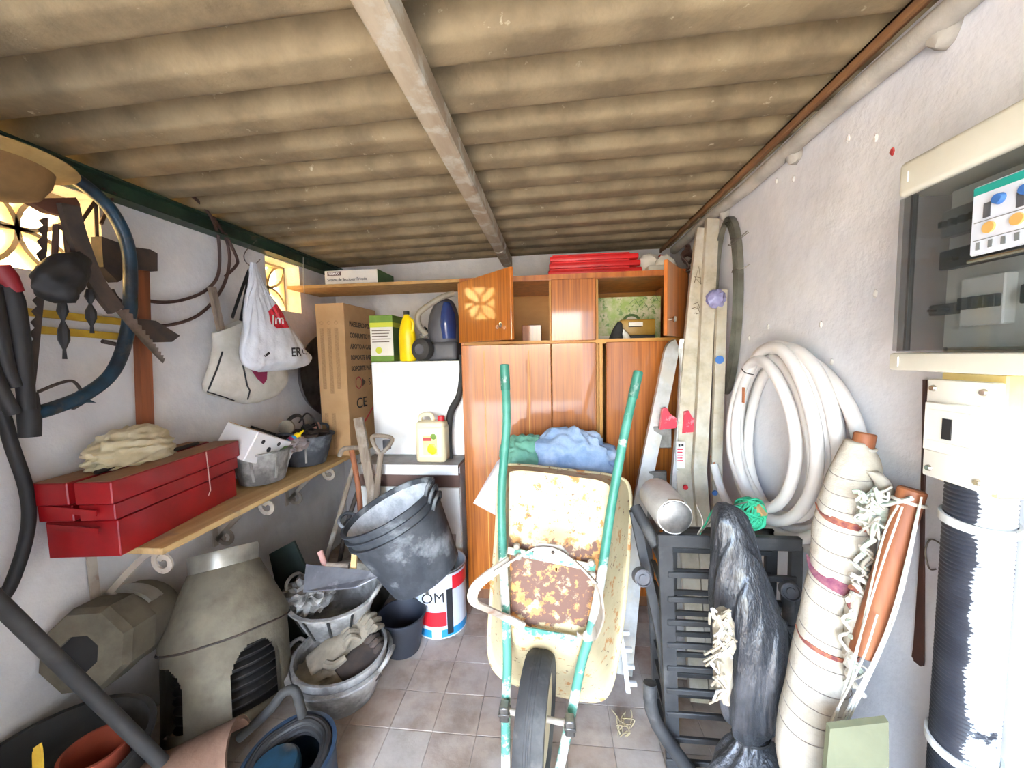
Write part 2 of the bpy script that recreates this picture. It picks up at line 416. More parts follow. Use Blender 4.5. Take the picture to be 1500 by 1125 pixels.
# ceiling of corrugated sheets (waves run across the shed)
ceil = bpy.data.objects.new('ceiling', None); link(ceil, None, (0, 1, 2.3)); tag(ceil, 'corrugated fibre cement roof of lapped grey sheets', kind='structure')
PITCH = .195; Y0 = 1.023
def sheet(ya, yb, dz):
    n = int((yb-ya)/PITCH*20); rows = []; low = []
    for i in range(n+1):
        y = ya+(yb-ya)*i/n
        ph = (y-Y0)/PITCH*2*pi
        w = .5*math.tanh(2.4*(cos(ph+.9)+.45))
        z = -.085*w
        rows.append([V(x, y, roofz(x)+z+dz) for x in (XL-.22, -1.2, -.6, 0, .5, XR+.22)])
    mb = MB(); vs = mb.quadgrid(rows)
    up = mb.quadgrid([[p+V(0, 0, .007) for p in r] for r in rows])
    return obj('roofing_sheet', mb, 'fibre_cement', ceil, smooth=60)
for a, b, dz in ((-1.98, -.86, -.007), (-.95, .25, 0), (.14, 1.30, -.007), (1.2, 2.36, 0), (2.26, 3.22, -.007)): sheet(a, b, dz)
# walls
def wall(name, boxes, m='plaster'):
    mb = MB()
    for lo, hi in boxes: mb.box(lo, hi)
    return obj(name, mb, m, smooth=0, kind='structure')
VENTS = ((1.03, 1.37), (2.24, 2.56)); VZ = (1.82, 2.14)
ys = [YF-.2, VENTS[0][0], VENTS[0][1], VENTS[1][0], VENTS[1][1], YB+.2]
bx = [((XL-.2, ys[0], -.12), (XL, ys[5], VZ[0])), ((XL-.2, ys[0], VZ[1]), (XL, ys[5], 2.225))]
for a, b in ((0, 1), (2, 3), (4, 5)): bx.append(((XL-.2, ys[a], VZ[0]), (XL, ys[b], VZ[1])))
wall('wall_left', bx)
wall('wall_back', [((XL, YB, -.12), (XR, YB+.2, 2.255))])
wall('wall_right', [((XR, YF-.2, -.12), (XR+.2, YB+.2, 2.265))], 'plaster_rough')
DX0, DX1, DZ = -1.35, .62, 2.16
wall('wall_front', [((XL, YF-.2, -.12), (DX0, YF, 2.225)), ((DX1, YF-.2, -.12), (XR, YF, 2.225)), ((DX0, YF-.2, DZ), (DX1, YF, 2.225))])
# two added light-blocking walls out of view, then the yard wall seen through the vents
wall('wall_light_blocker', [((XL, .06, -.12), (-1.12, .16, 2.225))])  # added unseen partition, keeps door light off the near-left corner
wall('wall_added_shade', [((.88, -8, -.13), (1.06, YF-.2, 3.0))])  # added unseen wall outside, blocks light that would reach the left wall
wall('wall_yard', [((-3.6, -3, -.13), (-3.4, 6.5, 4.2))], 'warm_render')
# pierced vent blocks
for i, (a, b) in enumerate(VENTS):
    w = bpy.data.objects.new('window_%d' % (i+1), None); yc, zc = (a+b)/2, sum(VZ)/2
    link(w, None, (XL-.15, yc, VZ[0])); tag(w, 'pierced petal-pattern vent block in the left wall', kind='structure')
    X = XL-.14; h = (b-a)/2; hz = (VZ[1]-VZ[0])/2
    mb = MB()
    for lo, hi in (((X-.03, a, VZ[0]), (X+.03, a+.014, VZ[1])), ((X-.03, b-.014, VZ[0]), (X+.03, b, VZ[1])),
                   ((X-.03, a, VZ[0]), (X+.03, b, VZ[0]+.014)), ((X-.03, a, VZ[1]-.014), (X+.03, b, VZ[1]))): mb.box(lo, hi)
    obj('frame', mb, 'block', w, smooth=0)
    for (cy, cz, a0) in ((a, zc, -pi/2), (b, zc, pi/2), (yc, VZ[0], 0), (yc, VZ[1], pi)):
        pts = [V(X, cy+h*cos(a0+t*pi/14), cz+hz*sin(a0+t*pi/14)) for t in range(15)]
        obj('petal_rib', MB().bar(pts, .015, .05, up=(1, 0, 0)), 'block', w)
# roof timbers and rails
mb = MB().box((XL, YF, 2.145), (XL+.075, YB, 2.151)).box((XL+.03, YF, 2.151), (XL+.038, YB, 2.212)).box((XL, YF, 2.212), (XL+.075, YB, 2.219))
obj('trim_1', mb, 'green_paint', smooth=0, kind='structure', label='dark green painted steel beam along the left wall under the roof')
mb = MB()
mb.box((-.375, YF, 2.172), (-.305, YB, 2.245), bevel=.006)
beam = obj('trim_2', mb, 'limed_beam', smooth=30, kind='structure', label='whitewashed central roof beam running front to back')
tie = obj('beam_tie', MB().tube([V(-.34+.040*cos(q*pi/8)*(1.0 if abs(cos(q*pi/8)) < .8 else 1.0), 2.55+.012*sin(q*pi/4), 2.205+.040*sin(q*pi/8)) for q in range(16)], .004, 6, closed=True), 'cord', beam)
obj('trim_3', MB().box((.785, YF, 2.226), (.795, YB, 2.252)).box((.785, YF, 2.246), (.825, YB, 2.252)), 'rusty_rail', smooth=0, kind='structure', label='rusty brown angle rail under the roof edge by the right wall')
mb = MB().tube([V(.828, YF+i*.25+.0, 2.195+.006*sin(i*1.7)) for i in range(19)], .027, 14)
pipe = obj('trim_4', mb, 'limed_pipe', kind='structure', label='whitewashed pipe along the top of the right wall')
for y in (.98, 1.5, 2.05):
    obj('plaster_lump', MB().blob((.845, y, 2.185), (.03, .028, .045), amp=.25, sub=2, seed=y), 'limed_pipe', pipe)
# small knobs of plaster and holes in the right wall
for k, (px, py) in enumerate([(1243, 203), (1284, 201), (1138, 265), (1163, 262), (1126, 478), (1203, 475), (1098, 495), (1219, 530), (1283, 430), (1308, 222), (1076, 520)]):
    p = at(px, py, X=XR)
    tag(obj('wall_plug', MB().blob(p, (.006, .006, .011), amp=.3, sub=2, seed=k), 'dull_red' if px in (1308,) else 'plaster'), 'small filled plug hole in the rough white wall' if px != 1308 else 'red-stained plug hole above the large enclosure', 'wall plug', 'plug holes in the right wall' if px != 1308 else None)
# ================================================================ BACK: WARDROBE AND WHITE UNITS
WX0, WX1, WY, WYB, WT = -.535, .72, 2.22, 2.80, 1.945
wd = thing('wardrobe', 'glossy reddish wood wardrobe with upper cupboards, one upper door ajar', 'wardrobe', (.1, 2.5, 0))
ZM = 1.567
t = .018
obj('side_panel', MB().box((WX0, WY, 0), (WX0+t, WYB, WT), bevel=.002), 'sapele_plain', wd, smooth=0)
obj('side_panel', MB().box((WX1-t, WY, 0), (WX1, WYB, WT), bevel=.002), 'sapele_plain', wd, smooth=0)
obj('top_panel', MB().box((WX0+t, WY, WT-.03), (WX1-t, WYB, WT-.002)), 'sapele_plain', wd, smooth=0)
obj('middle_panel', MB().box((WX0+t, WY+.002, ZM-.012), (WX1-t, WYB-.02, ZM+.012)), 'maple_board', wd, smooth=0)
obj('bottom_panel', MB().box((WX0+t, WY+.02, .07), (WX1-t, WYB-.02, .09)), 'sapele_plain', wd, smooth=0)
obj('plinth', MB().box((WX0+t, WY+.03, 0), (WX1-t, WY+.05, .07)), 'sapele_edge', wd, smooth=0)
obj('back_panel', MB().box((WX0+t, WYB-.012, .07), (WX1-t, WYB, WT-.03)), 'maple_board', wd, smooth=0)
obj('divider', MB().box((-.02, WY+.025, .09), (0.0, WYB-.02, ZM-.012)).box((-.02, WY+.025, ZM+.012), (0, WYB-.02, WT-.03)), 'maple_board', wd, smooth=0)
obj('divider', MB().box((.235, WY+.025, .09), (.255, WYB-.02, ZM-.012)).box((.235, WY+.025, ZM+.012), (.255, WYB-.02, WT-.03)), 'maple_board', wd, smooth=0)
d = obj('door', MB().box((WX0+.004, WY-.02, .09), (-.014, WY, ZM-.006), bevel=.003), 'sapele', wd, smooth=0)
for px in (712, 776):
    x = at(px, 600, Y=WY).x
    obj('inlay_line', MB().box((x-.003, WY-.0206, .12), (x+.003, WY-.019, ZM-.04)), 'maple_board', d, smooth=0)
obj('door', MB().box((-.010, WY-.02, .09), (.238, WY, ZM-.006), bevel=.003), 'sapele', wd, smooth=0)
obj('door', MB().box((.292, WY-.02, .09), (WX1-.004, WY, ZM-.006), bevel=.003), 'sapele', wd, smooth=0)
obj('door', MB().box((-.010, WY-.02, ZM+.006), (.238, WY, WT-.03), bevel=.003), 'sapele', wd, smooth=0)
obj('jamb_strip', MB().box((.258, WY+.004, .09), (.276, WY+.02, ZM-.012)), 'maple_board', wd, smooth=0)
obj('top_rail', MB().box((WX0+.004, WY-.008, WT-.028), (WX1-.004, WY, WT)), 'sapele_plain', wd, smooth=0)
def hinged(hx, ang, w, side, lbl):
    # door turned about its hinge; side=+1 hinge at left, -1 hinge at right
    a = radians(ang); dx = V(side*cos(a), -sin(a), 0); n = V(-side*sin(a)*1.0, -cos(a), 0)
    if side < 0: n = V(sin(a), -cos(a), 0)
    M = frm(V(hx, WY-.002, ZM+.008), dx, V(0, 0, 1))
    z = M.to_3x3() @ V(0, 0, 1); s_ = 1 if z.dot(n) > 0 else -1
    H = WT-.03-ZM-.006
    d = obj('door', MB().box((0, 0, 0 if s_ > 0 else -.018), (w, H, .018 if s_ > 0 else 0), M, bevel=.002), 'sapele' if side > 0 else 'sapele_plain', wd, smooth=0, label=lbl)
    kz = .018*s_
    K = M @ V(w*(.83 if side > 0 else .88), H*.22, kz)
    nn = z*s_
    if side > 0:
        lk = obj('lock_plate', MB().lathe([(0, 0), (.013, 0), (.013, .003), (.006, .004), (0, .004)], frz(K, nn), 16), 'chrome', d)
        obj('key', MB().bar([K+nn*.004, K+nn*.02], .004, .002).lathe([(.004, -.001), (.009, -.001), (.009, .001), (.004, .001), (.004, -.001)], frz(K+nn*.022-V(0, 0, .012), dx), 14, caps=False), 'chrome', d)
    else:
        obj('knob', MB().lathe([(.006, 0), (.006, .01), (.013, .014), (.015, .02), (.011, .026), (0, .027)], frz(K, nn), 18), 'chrome', d)
    return d
hinged(WX0+.006, 46.5, .50, 1, 'upper cupboard door standing ajar, key in its lock')
hinged(WX1-.006, 60, .42, -1, 'upper cupboard door swung open with a round knob')
# contents of the upper cupboards
z0 = ZM+.013
obj('wood_block', MB().box((-.20, 2.50, z0), (-.075, 2.60, z0+.11), bevel=.003), 'sapele_plain', label='plain brown wooden box inside the left upper cupboard', cat='box', smooth=0)
pb = thing('picture_box', 'flat leafy green printed box with a ring emblem in the right cupboard', 'box', (.46, 2.6, z0))
obj('carton', MB().box((.275, 2.56, z0), (.68, 2.66, z0+.275), bevel=.002), 'picture_print', pb, smooth=0)
c = at(925, 474, Y=2.559)
obj('ring_print', MB().lathe([(.045, 0), (.062, 0), (.062, .0008), (.045, .0008), (.045, 0)], frz(c, (0, -1, 0)), 36, caps=False), 'green_card', pb)
obj('disc_print', MB().lathe([(0, .0006), (.045, .0006), (.045, 0)], frz(c, (0, -1, 0)), 30), 'paper_white', pb)
obj('scribble_print', MB().bar([c+V(-.035, -.001, -.03), c+V(.03, -.001, .03)], .004, .0006, up=(0, 1, 0)).bar([c+V(-.02, -.001, .025), c+V(.025, -.001, -.02)], .004, .0006, up=(0, 1, 0)), 'ink_soft', pb)
mb = MB()
for k in range(7):
    x = .62+.004*k-.06*(k % 3); z = z0+.19+.02*(k % 4); mb.bar([V(x-.02, 2.559, z), V(x+.01, 2.559, z+.03), V(x+.03, 2.559, z+.005)], .003, .0006, up=(0, 1, 0))
obj('leaf_print', mb, 'green_card', pb)
obj('caption_print', MB().box((.30, 2.5588, z0+.008), (.42, 2.5602, z0+.03)), 'paper_white', pb, smooth=0)
bc = thing('brass_coloured_case', 'yellow-brown flat case with a small white label strip in the cupboard', 'case', (.52, 2.40, z0))
obj('case_body', MB().box((.40, 2.37, z0+.022), (.60, 2.43, z0+.115), bevel=.006, seg=2), 'brass_case', bc)
obj('case_base', MB().box((.40, 2.368, z0), (.60, 2.432, z0+.022), bevel=.003), 'black', bc)
obj('label_strip', MB().box((.445, 2.3685, z0+.07), (.52, 2.3705, z0+.10)), 'black', bc, smooth=0)
obj('label_paper', MB().box((.447, 2.3675, z0+.076), (.528, 2.3686, z0+.098)), 'paper_white', bc, smooth=0)
obj('cloth_scrap', MB().loft([(V(.375, 2.34, z0+.10), V(.395, 2.34, z0+.10), .012, (0, 1, 0)), (V(.345, 2.34, z0+.05), V(.41, 2.34, z0+.05), .02, (0, 1, 0)), (V(.33, 2.34, z0+.002), V(.40, 2.34, z0+.002), .03, (0, 1, 0))], amp=.006, fs=40), 'dark_grey', label='crumpled dark cloth scrap beside the yellow-brown case', cat='cloth')
obj('crumpled_paper', MB().loft([(V(.405, 2.33, z0+.055), V(.412, 2.33, z0+.055), .004, (0, 1, 0)), (V(.405, 2.33, z0+.03), V(.435, 2.33, z0+.03), .01, (0, 1, 0)), (V(.405, 2.33, z0+.001), V(.45, 2.33, z0+.001), .012, (0, 1, 0))], amp=.004, fs=60), 'paper_white', label='crumpled white paper in front of the yellow-brown case', cat='paper')
# long chipboard shelf over the units
SBZ = 1.965
sb = obj('chipboard_shelf', MB().box((XL+.005, 2.42, SBZ), (.49, 2.78, SBZ+.02), bevel=.002), 'chipboard', smooth=0, label='long light chipboard shelf lying over the wardrobe and cardboard box', cat='shelf')
p = at(461, 392, Y=2.415)
obj('hanging_string', MB().tube(spline([V(-1.62, 2.41, SBZ-.03), V(-1.622, 2.412, SBZ+.06), V(-1.625, 2.43, 2.17)], 4), .002, 5), 'cord', label='thin white string holding the chipboard shelf end', cat='string')
z1 = SBZ+.0205
fx = thing('small_carton', 'long low white carton with green end on the chipboard shelf', 'carton', (-1.35, 2.55, z1))
a = at(476, 413, Y=2.46); b = at(553, 412, Y=2.46)
obj('carton_body', MB().box((a.x, 2.46, z1), (b.x, 2.72, z1+.095), bevel=.002), 'paper_white', fx, smooth=0)
obj('green_end', MB().box((b.x+.0005, 2.462, z1+.001), (b.x+.0025, 2.718, z1+.094)), 'green_card', fx, smooth=0)
lw = b.x-a.x
obj('name_panel', MB().box((a.x+.02, 2.4588, z1+.062), (a.x+.115, 2.4602, z1+.088)), 'brown_lam', fx, smooth=0)
text('FERMAX', .022, V(a.x+.024, 2.4588, z1+.067), (1, 0, 0), (0, 0, 1), 'white_ink', fx, sx=1.0, bold=.0006)
text('Sistema de Seccionar Privado', .028, V(a.x+.018, 2.4592, z1+.026), (1, 0, 0), (0, 0, 1), 'ink', fx, sx=.83)
# red crate on the shelf: three ribbed layers
rc = thing('red_plastic_crate', 'bright red ribbed plastic crates stacked flat on the chipboard shelf', 'crate', (.24, 2.6, z1))
a = at(803, 395, Y=2.46); b = at(930, 396, Y=2.46)
for k in range(3):
    zz = z1+k*.042
    obj('ribbed_layer', MB().box((a.x+.006*k, 2.45, zz), (min(b.x, .485)+.06-.012*k, 2.72, zz+.032), bevel=.007, seg=2).box((a.x+.015+.006*k, 2.465, zz+.032), (b.x-.03, 2.70, zz+.042)), 'red_plastic', rc)
# grey wrapped bundle and cable coil on the wardrobe top, right
mb = MB().blob((.585, 2.50, WT+.085), (.075, .07, .075), amp=.25, sc_=2.2, sub=3, seed=4).blob((.67, 2.44, WT+.065), (.06, .06, .06), amp=.25, sc_=2.2, sub=3, seed=9).box((.555, 2.36, WT+.001), (.69, 2.46, WT+.06), bevel=.01, seg=2)
gb = obj('wrapped_bundle', mb, 'paper_white', label='greyish white wrapped bundle beside the red crates on the wardrobe', cat='bundle')
og = thing('orange_topped_carton', 'tilted pale carton with an orange strip above the open cupboard door', 'carton', (.60, 2.56, WT))
Mx = Matrix.Translation((.66, 2.62, WT+.03)) @ Matrix.Rotation(radians(28), 4, 'Y')
obj('carton_body', MB().box((-.05, -.05, 0), (.05, .05, .13), Mx, bevel=.002), 'paper_white', og, smooth=0)
obj('orange_strip', MB().box((-.0505, -.0505, .10), (.0505, .0505, .131), Mx, bevel=.002), 'orange', og, smooth=0)
mb = MB()
for k in range(6):
    c = V(.755+.006*k, 2.30+.018*k, 2.015); r = .075-.004*k
    mb.tube([c+V(.35*r*cos(q*pi/12)+.02*sin(q), r*.4*cos(q*pi/12), r*sin(q*pi/12)) for q in range(24)], .0045, 6, closed=True)
obj('dark_cable_coil', mb, 'cable_brown', label='dark brown cable coil in the corner above the wardrobe door', cat='cable')
# white wall unit, worktop and base unit
UY = 2.37
wu = thing('white_wall_unit', 'plain white upper kitchen cabinet beside the wardrobe', 'cabinet', (-.87, 2.6, .86))
UX0, UX1, UZ0, UZ1 = -1.165, -.565, .868, 1.472
obj('carcass', MB().box((UX0, UY+.02, UZ0), (UX1, 2.95, UZ1), bevel=.002), 'white_lam', wu, smooth=0)
obj('door', MB().box((UX0+.002, UY, UZ0+.003), (UX1-.002, UY+.018, UZ1-.002), bevel=.002), 'white_lam', wu, smooth=0)
ct = thing('worktop', 'narrow grey-topped white worktop ledge under the white cabinet', 'worktop', (-.87, 2.55, .82))
obj('ledge', MB().box((-1.18, 2.16, .848), (-.56, 2.98, .867)), 'grey_top', ct, smooth=0)
obj('front_edge', MB().box((-1.18, 2.152, .808), (-.56, 2.16, .867)), 'white_lam', ct, smooth=0)
bu = thing('white_base_unit', 'white base cabinet with brown rail behind the black tubs', 'cabinet', (-.87, 2.55, 0))
obj('carcass', MB().box((-1.18, 2.20, 0), (-.56, 2.98, .845), bevel=.002), 'white_lam', bu, smooth=0)
obj('brown_rail', MB().box((-1.18, 2.185, .725), (-.56, 2.199, .805)), 'brown_lam', bu, smooth=0)
obj('door', MB().box((-1.178, 2.18, .10), (-.872, 2.198, .72), bevel=.002), 'white_lam', bu, smooth=0)
obj('door', MB().box((-.868, 2.18, .10), (-.562, 2.198, .72), bevel=.002), 'white_lam', bu, smooth=0)
# wall cup on the left of the unit: grey socket box
p = at(568, 651, Y=2.36)
obj('socket_box', MB().box(p-V(.03, .012, .03), p+V(.02, .0085, .03), bevel=.003), 'grey_plastic', label='small grey socket box at the lower edge of the white cabinet', cat='socket')
# jerrycan
J = V(-.735, 2.245, .8675); jc = thing('jerrycan', 'cream plastic jerrycan with red cap and fruit-coloured label', 'jerrycan', J)
W, H = .092, .285
pr = [(-W, 0), (W, 0), (W, H*.72), (W*.8, H*.86), (W*.82, H*.9), (-.005, H*.9), (-.01, H*.99), (-W*.62, H*.99), (-W, H*.84)]
prof = [(J.x+a, J.y-.055, J.z+b) for a, b in pr]
mb = MB(); mb.box(J+V(-W, -.055, 0), J+V(W, .055, H*.80), bevel=.022, seg=3)
mb.box(J+V(-W*.98, -.05, H*.68), J+V(W*.95, .05, H*.87), bevel=.02, seg=3)
mb.tube(spline([J+V(-W*.80, 0, H*.80), J+V(-W*.78, 0, H*.95), J+V(-W*.5, 0, H*1.0), J+V(-W*.05, 0, H*.99), J+V(W*.08, 0, H*.86)], 5), .013, 10)
obj('can_body', mb, 'jerry', jc)
obj('cap', MB().lathe([(.021, 0), (.021, .028), (.017, .032), (0, .032)], Matrix.Translation(J+V(W*.62, 0, H*.86)), 18), 'can_red', jc)
obj('label_print', MB().box(J+V(-.042, -.0568, .050), J+V(.045, -.0548, .165)), 'yellowed', jc, smooth=0)
obj('label_print', MB().blob(J+V(.012, -.0569, .085), (.03, .001, .034), sub=2), 'yellow_plastic', jc)
obj('label_print', MB().blob(J+V(.022, -.057, .16), (.018, .001, .018), sub=2), 'green_print', jc)
obj('label_print', MB().box(J+V(-.042, -.0576, .135), J+V(.01, -.0565, .155)), 'dull_red', jc, smooth=0)
obj('label_paper', MB().box(J+V(-.066, -.0560, .038), J+V(.066, -.0545, .205)), 'paper_white', jc, smooth=0)
# things on the white cabinet
Z2 = UZ1+.001
cx = thing('product_carton', 'green and white printed carton on the white cabinet', 'carton', (-1.08, 2.45, Z2))
a = at(544, 527, Y=2.42); b = at(577, 527, Y=2.42)
obj('carton_body', MB().box((a.x, 2.42, Z2), (b.x, 2.62, Z2+.30), bevel=.002), 'paper_white', cx, smooth=0)
obj('green_band', MB().box((a.x-.001, 2.419, Z2+.235), (b.x+.001, 2.621, Z2+.301)), 'green_print', cx, smooth=0)
obj('lime_band', MB().box((a.x-.0012, 2.4188, Z2+.225), (b.x+.0012, 2.6212, Z2+.255)), 'lime_print', cx, smooth=0)
obj('green_band', MB().box((a.x-.001, 2.419, Z2+.0005), (b.x+.001, 2.621, Z2+.04)), 'green_print', cx, smooth=0)
obj('dark_side', MB().box((b.x, 2.4205, Z2+.04), (b.x+.0012, 2.6195, Z2+.225)), 'green_card', cx, smooth=0)
mb = MB()
for k in range(5): mb.box((a.x+.012, 2.4188, Z2+.20-.018*k), (b.x-.015-.01*(k % 3), 2.4201, Z2+.205-.018*k))
obj('print_lines', mb, 'ink_soft', cx, smooth=0)
obj('lemon_print', MB().lathe([(0, .001), (.022, .001), (.022, 0)], frz(V(a.x+.055, 2.4198, Z2+.075), (0, -1, 0)), 20), 'lime_print', cx)
B = at(598, 526, Y=2.43); B.z = Z2
yb = thing('yellow_bottle', 'bright yellow plastic bottle with dark cap on the white cabinet', 'bottle', B)
obj('bottle_body', MB().lathe([(.0, 0), (.048, 0), (.054, .006), (.054, .17), (.05, .20), (.042, .235), (.028, .275), (.017, .295), (.017, .30)], Matrix.Translation(B) @ Matrix.Diagonal((1, .75, 1, 1)), 28), 'yellow_plastic', yb)
obj('grip', MB().tube(spline([B+V(.025, -.02, .275), B+V(.05, -.03, .255), B+V(.053, -.03, .22), B+V(.044, -.025, .19)], 5), .010, 8), 'yellow_plastic', yb)
obj('cap', MB().lathe([(.019, 0), (.019, .022), (0, .022)], Matrix.Translation(B+V(0, 0, .30)), 16), 'black', yb)
C = V(B.x+.075, 2.56, Z2)
obj('glass_jar', MB().lathe([(.0, 0), (.05, 0), (.052, .01), (.052, .13), (.04, .155), (.04, .18), (.036, .18), (.036, .155), (.047, .13), (.047, .012), (0, .012)], Matrix.Translation(C), 24), 'clear_plastic', label='clear plastic jar behind the yellow bottle', cat='jar')
obj('green_bunch', MB().blob(C+V(0, 0, .2), (.022, .02, .03), amp=.4, sub=2, seed=2), 'dark_green', label='small dark green bunch standing in the clear jar', cat='plant')
# vacuum cleaner
U = at(650, 526, Y=2.5); U.z = Z2
vc = thing('vacuum_cleaner', 'blue and grey vacuum cleaner standing on the white cabinet', 'vacuum cleaner', U)
obj('shell', MB().loft([(U+V(-.09, 0, .12), U+V(.11, 0, .12), .09, (0, 1, 0)), (U+V(-.095, 0, .2), U+V(.115, 0, .2), .11, (0, 1, 0)), (U+V(-.08, 0, .3), U+V(.105, 0, .3), .10, (0, 1, 0)), (U+V(-.04, 0, .375), U+V(.08, 0, .375), .07, (0, 1, 0)), (U+V(-.01, 0, .40), U+V(.05, 0, .40), .03, (0, 1, 0))], n=24), 'grey_plastic', vc)
obj('blue_cover', MB().loft([(U+V(0.0, -.03, .14), U+V(.10, -.03, .14), .075, (0, 1, 0)), (U+V(-.01, -.03, .22), U+V(.105, -.03, .22), .092, (0, 1, 0)), (U+V(0, -.03, .31), U+V(.095, -.03, .31), .08, (0, 1, 0)), (U+V(.02, -.03, .37), U+V(.07, -.03, .37), .05, (0, 1, 0))], n=24), 'blue_plastic', vc)
obj('base', MB().box(U+V(-.10, -.10, 0), U+V(.115, .10, .125), bevel=.03, seg=3), 'grey_plastic', vc)
Wc = U+V(-.095, -.11, .075)
w = obj('wheel', MB().lathe([(.0, .05), (.05, .05), (.066, .04), (.07, .02), (.07, -.01), (0, -.01)], frz(Wc, (-.3, -1, 0)), 28), 'dark_grey', vc)
obj('hub', MB().lathe([(0, .054), (.03, .054), (.034, .049), (0, .049)], frz(Wc, (-.3, -1, 0)), 20), 'grey_plastic', w)
mb = MB(); hp = spline([U+V(-.085, -.08, .17), U+V(-.125, -.10, .23), U+V(-.12, -.11, .30), U+V(-.03, -.12, .36), U+V(.05, -.12, .40), U+V(.11, -.10, .42)], 14)
mb.tube(hp, .018, 10)
for q in hp[::2]: pass
hose = obj('hose', mb, 'hose_grey', vc)
mb = MB()
tp = spline([at(674, 520, Y=2.33), at(676, 545, Y=2.315), at(672, 580, Y=2.31), at(660, 605, Y=2.31), at(658, 640, Y=2.31), at(662, 678, Y=2.30)], 6)
tu = obj('hanging_tube', MB().tube(tp, [.009, .012, .016, .022, .020, .016, .006], 10), 'dark_grey', label='dark grey vacuum tube hanging by the wardrobe side', cat='tube')
# ================================================================ LEFT BACK CORNER
SX, SZ = -1.365, .852      # front edge and top of the left wall shelf
shf = thing('wall_shelf', 'pine plank shelf on scrolled white brackets along the left wall', 'shelf', (-1.55, 1.8, .8))
obj('plank', MB().box((XL+.002, 1.16, SZ-.024), (SX, 2.86, SZ), bevel=.002), 'pine', shf, smooth=0)
for y in (1.22, 1.74, 2.28):
    mb = MB()
    mb.bar([V(XL+.012, y, SZ-.026), V(XL+.012, y, SZ-.30)], .03, .006, up=(1, 0, 0))
    mb.bar([V(XL+.01, y, SZ-.029), V(SX-.04, y, SZ-.029)], .03, .006, up=(0, 0, 1))
    mb.bar(spline([V(XL+.02, y, SZ-.27), V(XL+.10, y, SZ-.19), V(XL+.22, y, SZ-.08), V(SX-.09, y, SZ-.035)], 5), .022, .007, up=(0, 1, 0))
    def curl(cx, cz, r, a0, turns, sg=1):
        return [V(cx+r*(1-.65*q/24)*cos(a0+sg*turns*2*pi*q/24), y, cz+r*(1-.65*q/24)*sin(a0+sg*turns*2*pi*q/24)) for q in range(25)]
    mb.bar(curl(SX-.07, SZ-.085, .045, pi/2, 1.2), .02, .007, up=(0, 1, 0))
    mb.bar(curl(XL+.075, SZ-.245, .045, pi, 1.2), .02, .007, up=(0, 1, 0))
    obj('bracket', mb, 'white_paint_metal', shf)
# big cardboard box on the shelf end
kb = thing('cardboard_box', 'tall printed cardboard box standing on the end of the pine shelf', 'box', (-1.45, 2.6, SZ))
KX0, KX1, KY0, KY1, KZ = -1.545, -1.35, 2.40, 2.85, 1.86
obj('carton', MB().box((KX0, KY0, SZ+.001), (KX1, KY1, KZ), bevel=.003), 'card', kb, smooth=0)
for k, s in enumerate(('PAELLERO POR GAS', 'CONJUNTO PAELLERO', 'APOYO A GAS BUTANO', 'SOPORTE PAELLERO', 'SOPORTE PAELLERA')):
    text(s, .045, V(KX1+.0005, KY0+.06, KZ-.145-.075*k), (0, 1, 0), (0, 0, 1), 'ink_soft', kb, sx=1.0, bold=.0015)
mb = MB().lathe([(.036, 0), (.044, 0), (.044, .0006), (.036, .0006), (.036, 0)], frz(V(KX1+.0004, KY0+.15, 1.33), (1, 0, 0)), 28, caps=False)
obj('ring_print', mb, 'dull_red', kb)
obj('arrow_print', MB().prism([(0, -.03), (.05, 0), (0, .03)], .0008, frm(V(KX1+.0003, KY0+.20, 1.33), (0, 1, 0), (0, 0, 1))), 'ink_soft', kb, smooth=0)
text('S', .07, V(KX1+.0005, KY0+.29, 1.305), (0, 1, 0), (0, 0, 1), 'ink_soft', kb, bold=.001)
text('CE', .10, V(KX1+.0005, KY0+.10, 1.155), (0, 1, 0), (0, 0, 1), 'ink', kb, sx=1.3)
obj('red_line_print', MB().bar([V(KX1+.0008, KY0+.08, .97), V(KX1+.0008, KY0+.42, 1.18)], .014, .0006, up=(1, 0, 0)), 'can_red', kb, smooth=0)
for col in range(3):
    x = KX0+.026+.05*col
    for (za, zb) in ((1.30-.03*(col % 2), 1.70), (.90, 1.14)):
        if col == 2 and zb < 1.2: continue
        obj('print_column', MB().box((x, KY0-.0012, za), (x+.026, KY0-.0002, zb)), 'print_faint', kb, smooth=0)
    obj('print_ring', MB().lathe([(.008, 0), (.013, 0), (.013, .0006), (.008, .0006), (.008, 0)], frz(V(x+.013, KY0-.0004, 1.735), (0, -1, 0)), 14, caps=False), 'print_faint', kb)
random.seed(11)
# paella pan propped behind the box
pp = thing('paella_pan', 'round steel paella pan propped between wall and cardboard box', 'pan', (-1.64, 2.63, SZ))
obj('pan_dish', MB().lathe([(0, 0), (.25, 0), (.272, .012), (.29, .045), (.295, .047), (.29, .04), (.268, .004), (.25, -.004), (0, -.004)], frz(V(-1.665, 2.64, 1.38), (1, -.06, .03)), 48), 'steel', pp)
obj('handle', MB().tube(spline([V(-1.63, 2.60, 1.66), V(-1.63, 2.60, 1.70), V(-1.63, 2.68, 1.70), V(-1.63, 2.68, 1.66)], 5), .006, 8), 'steel', pp)
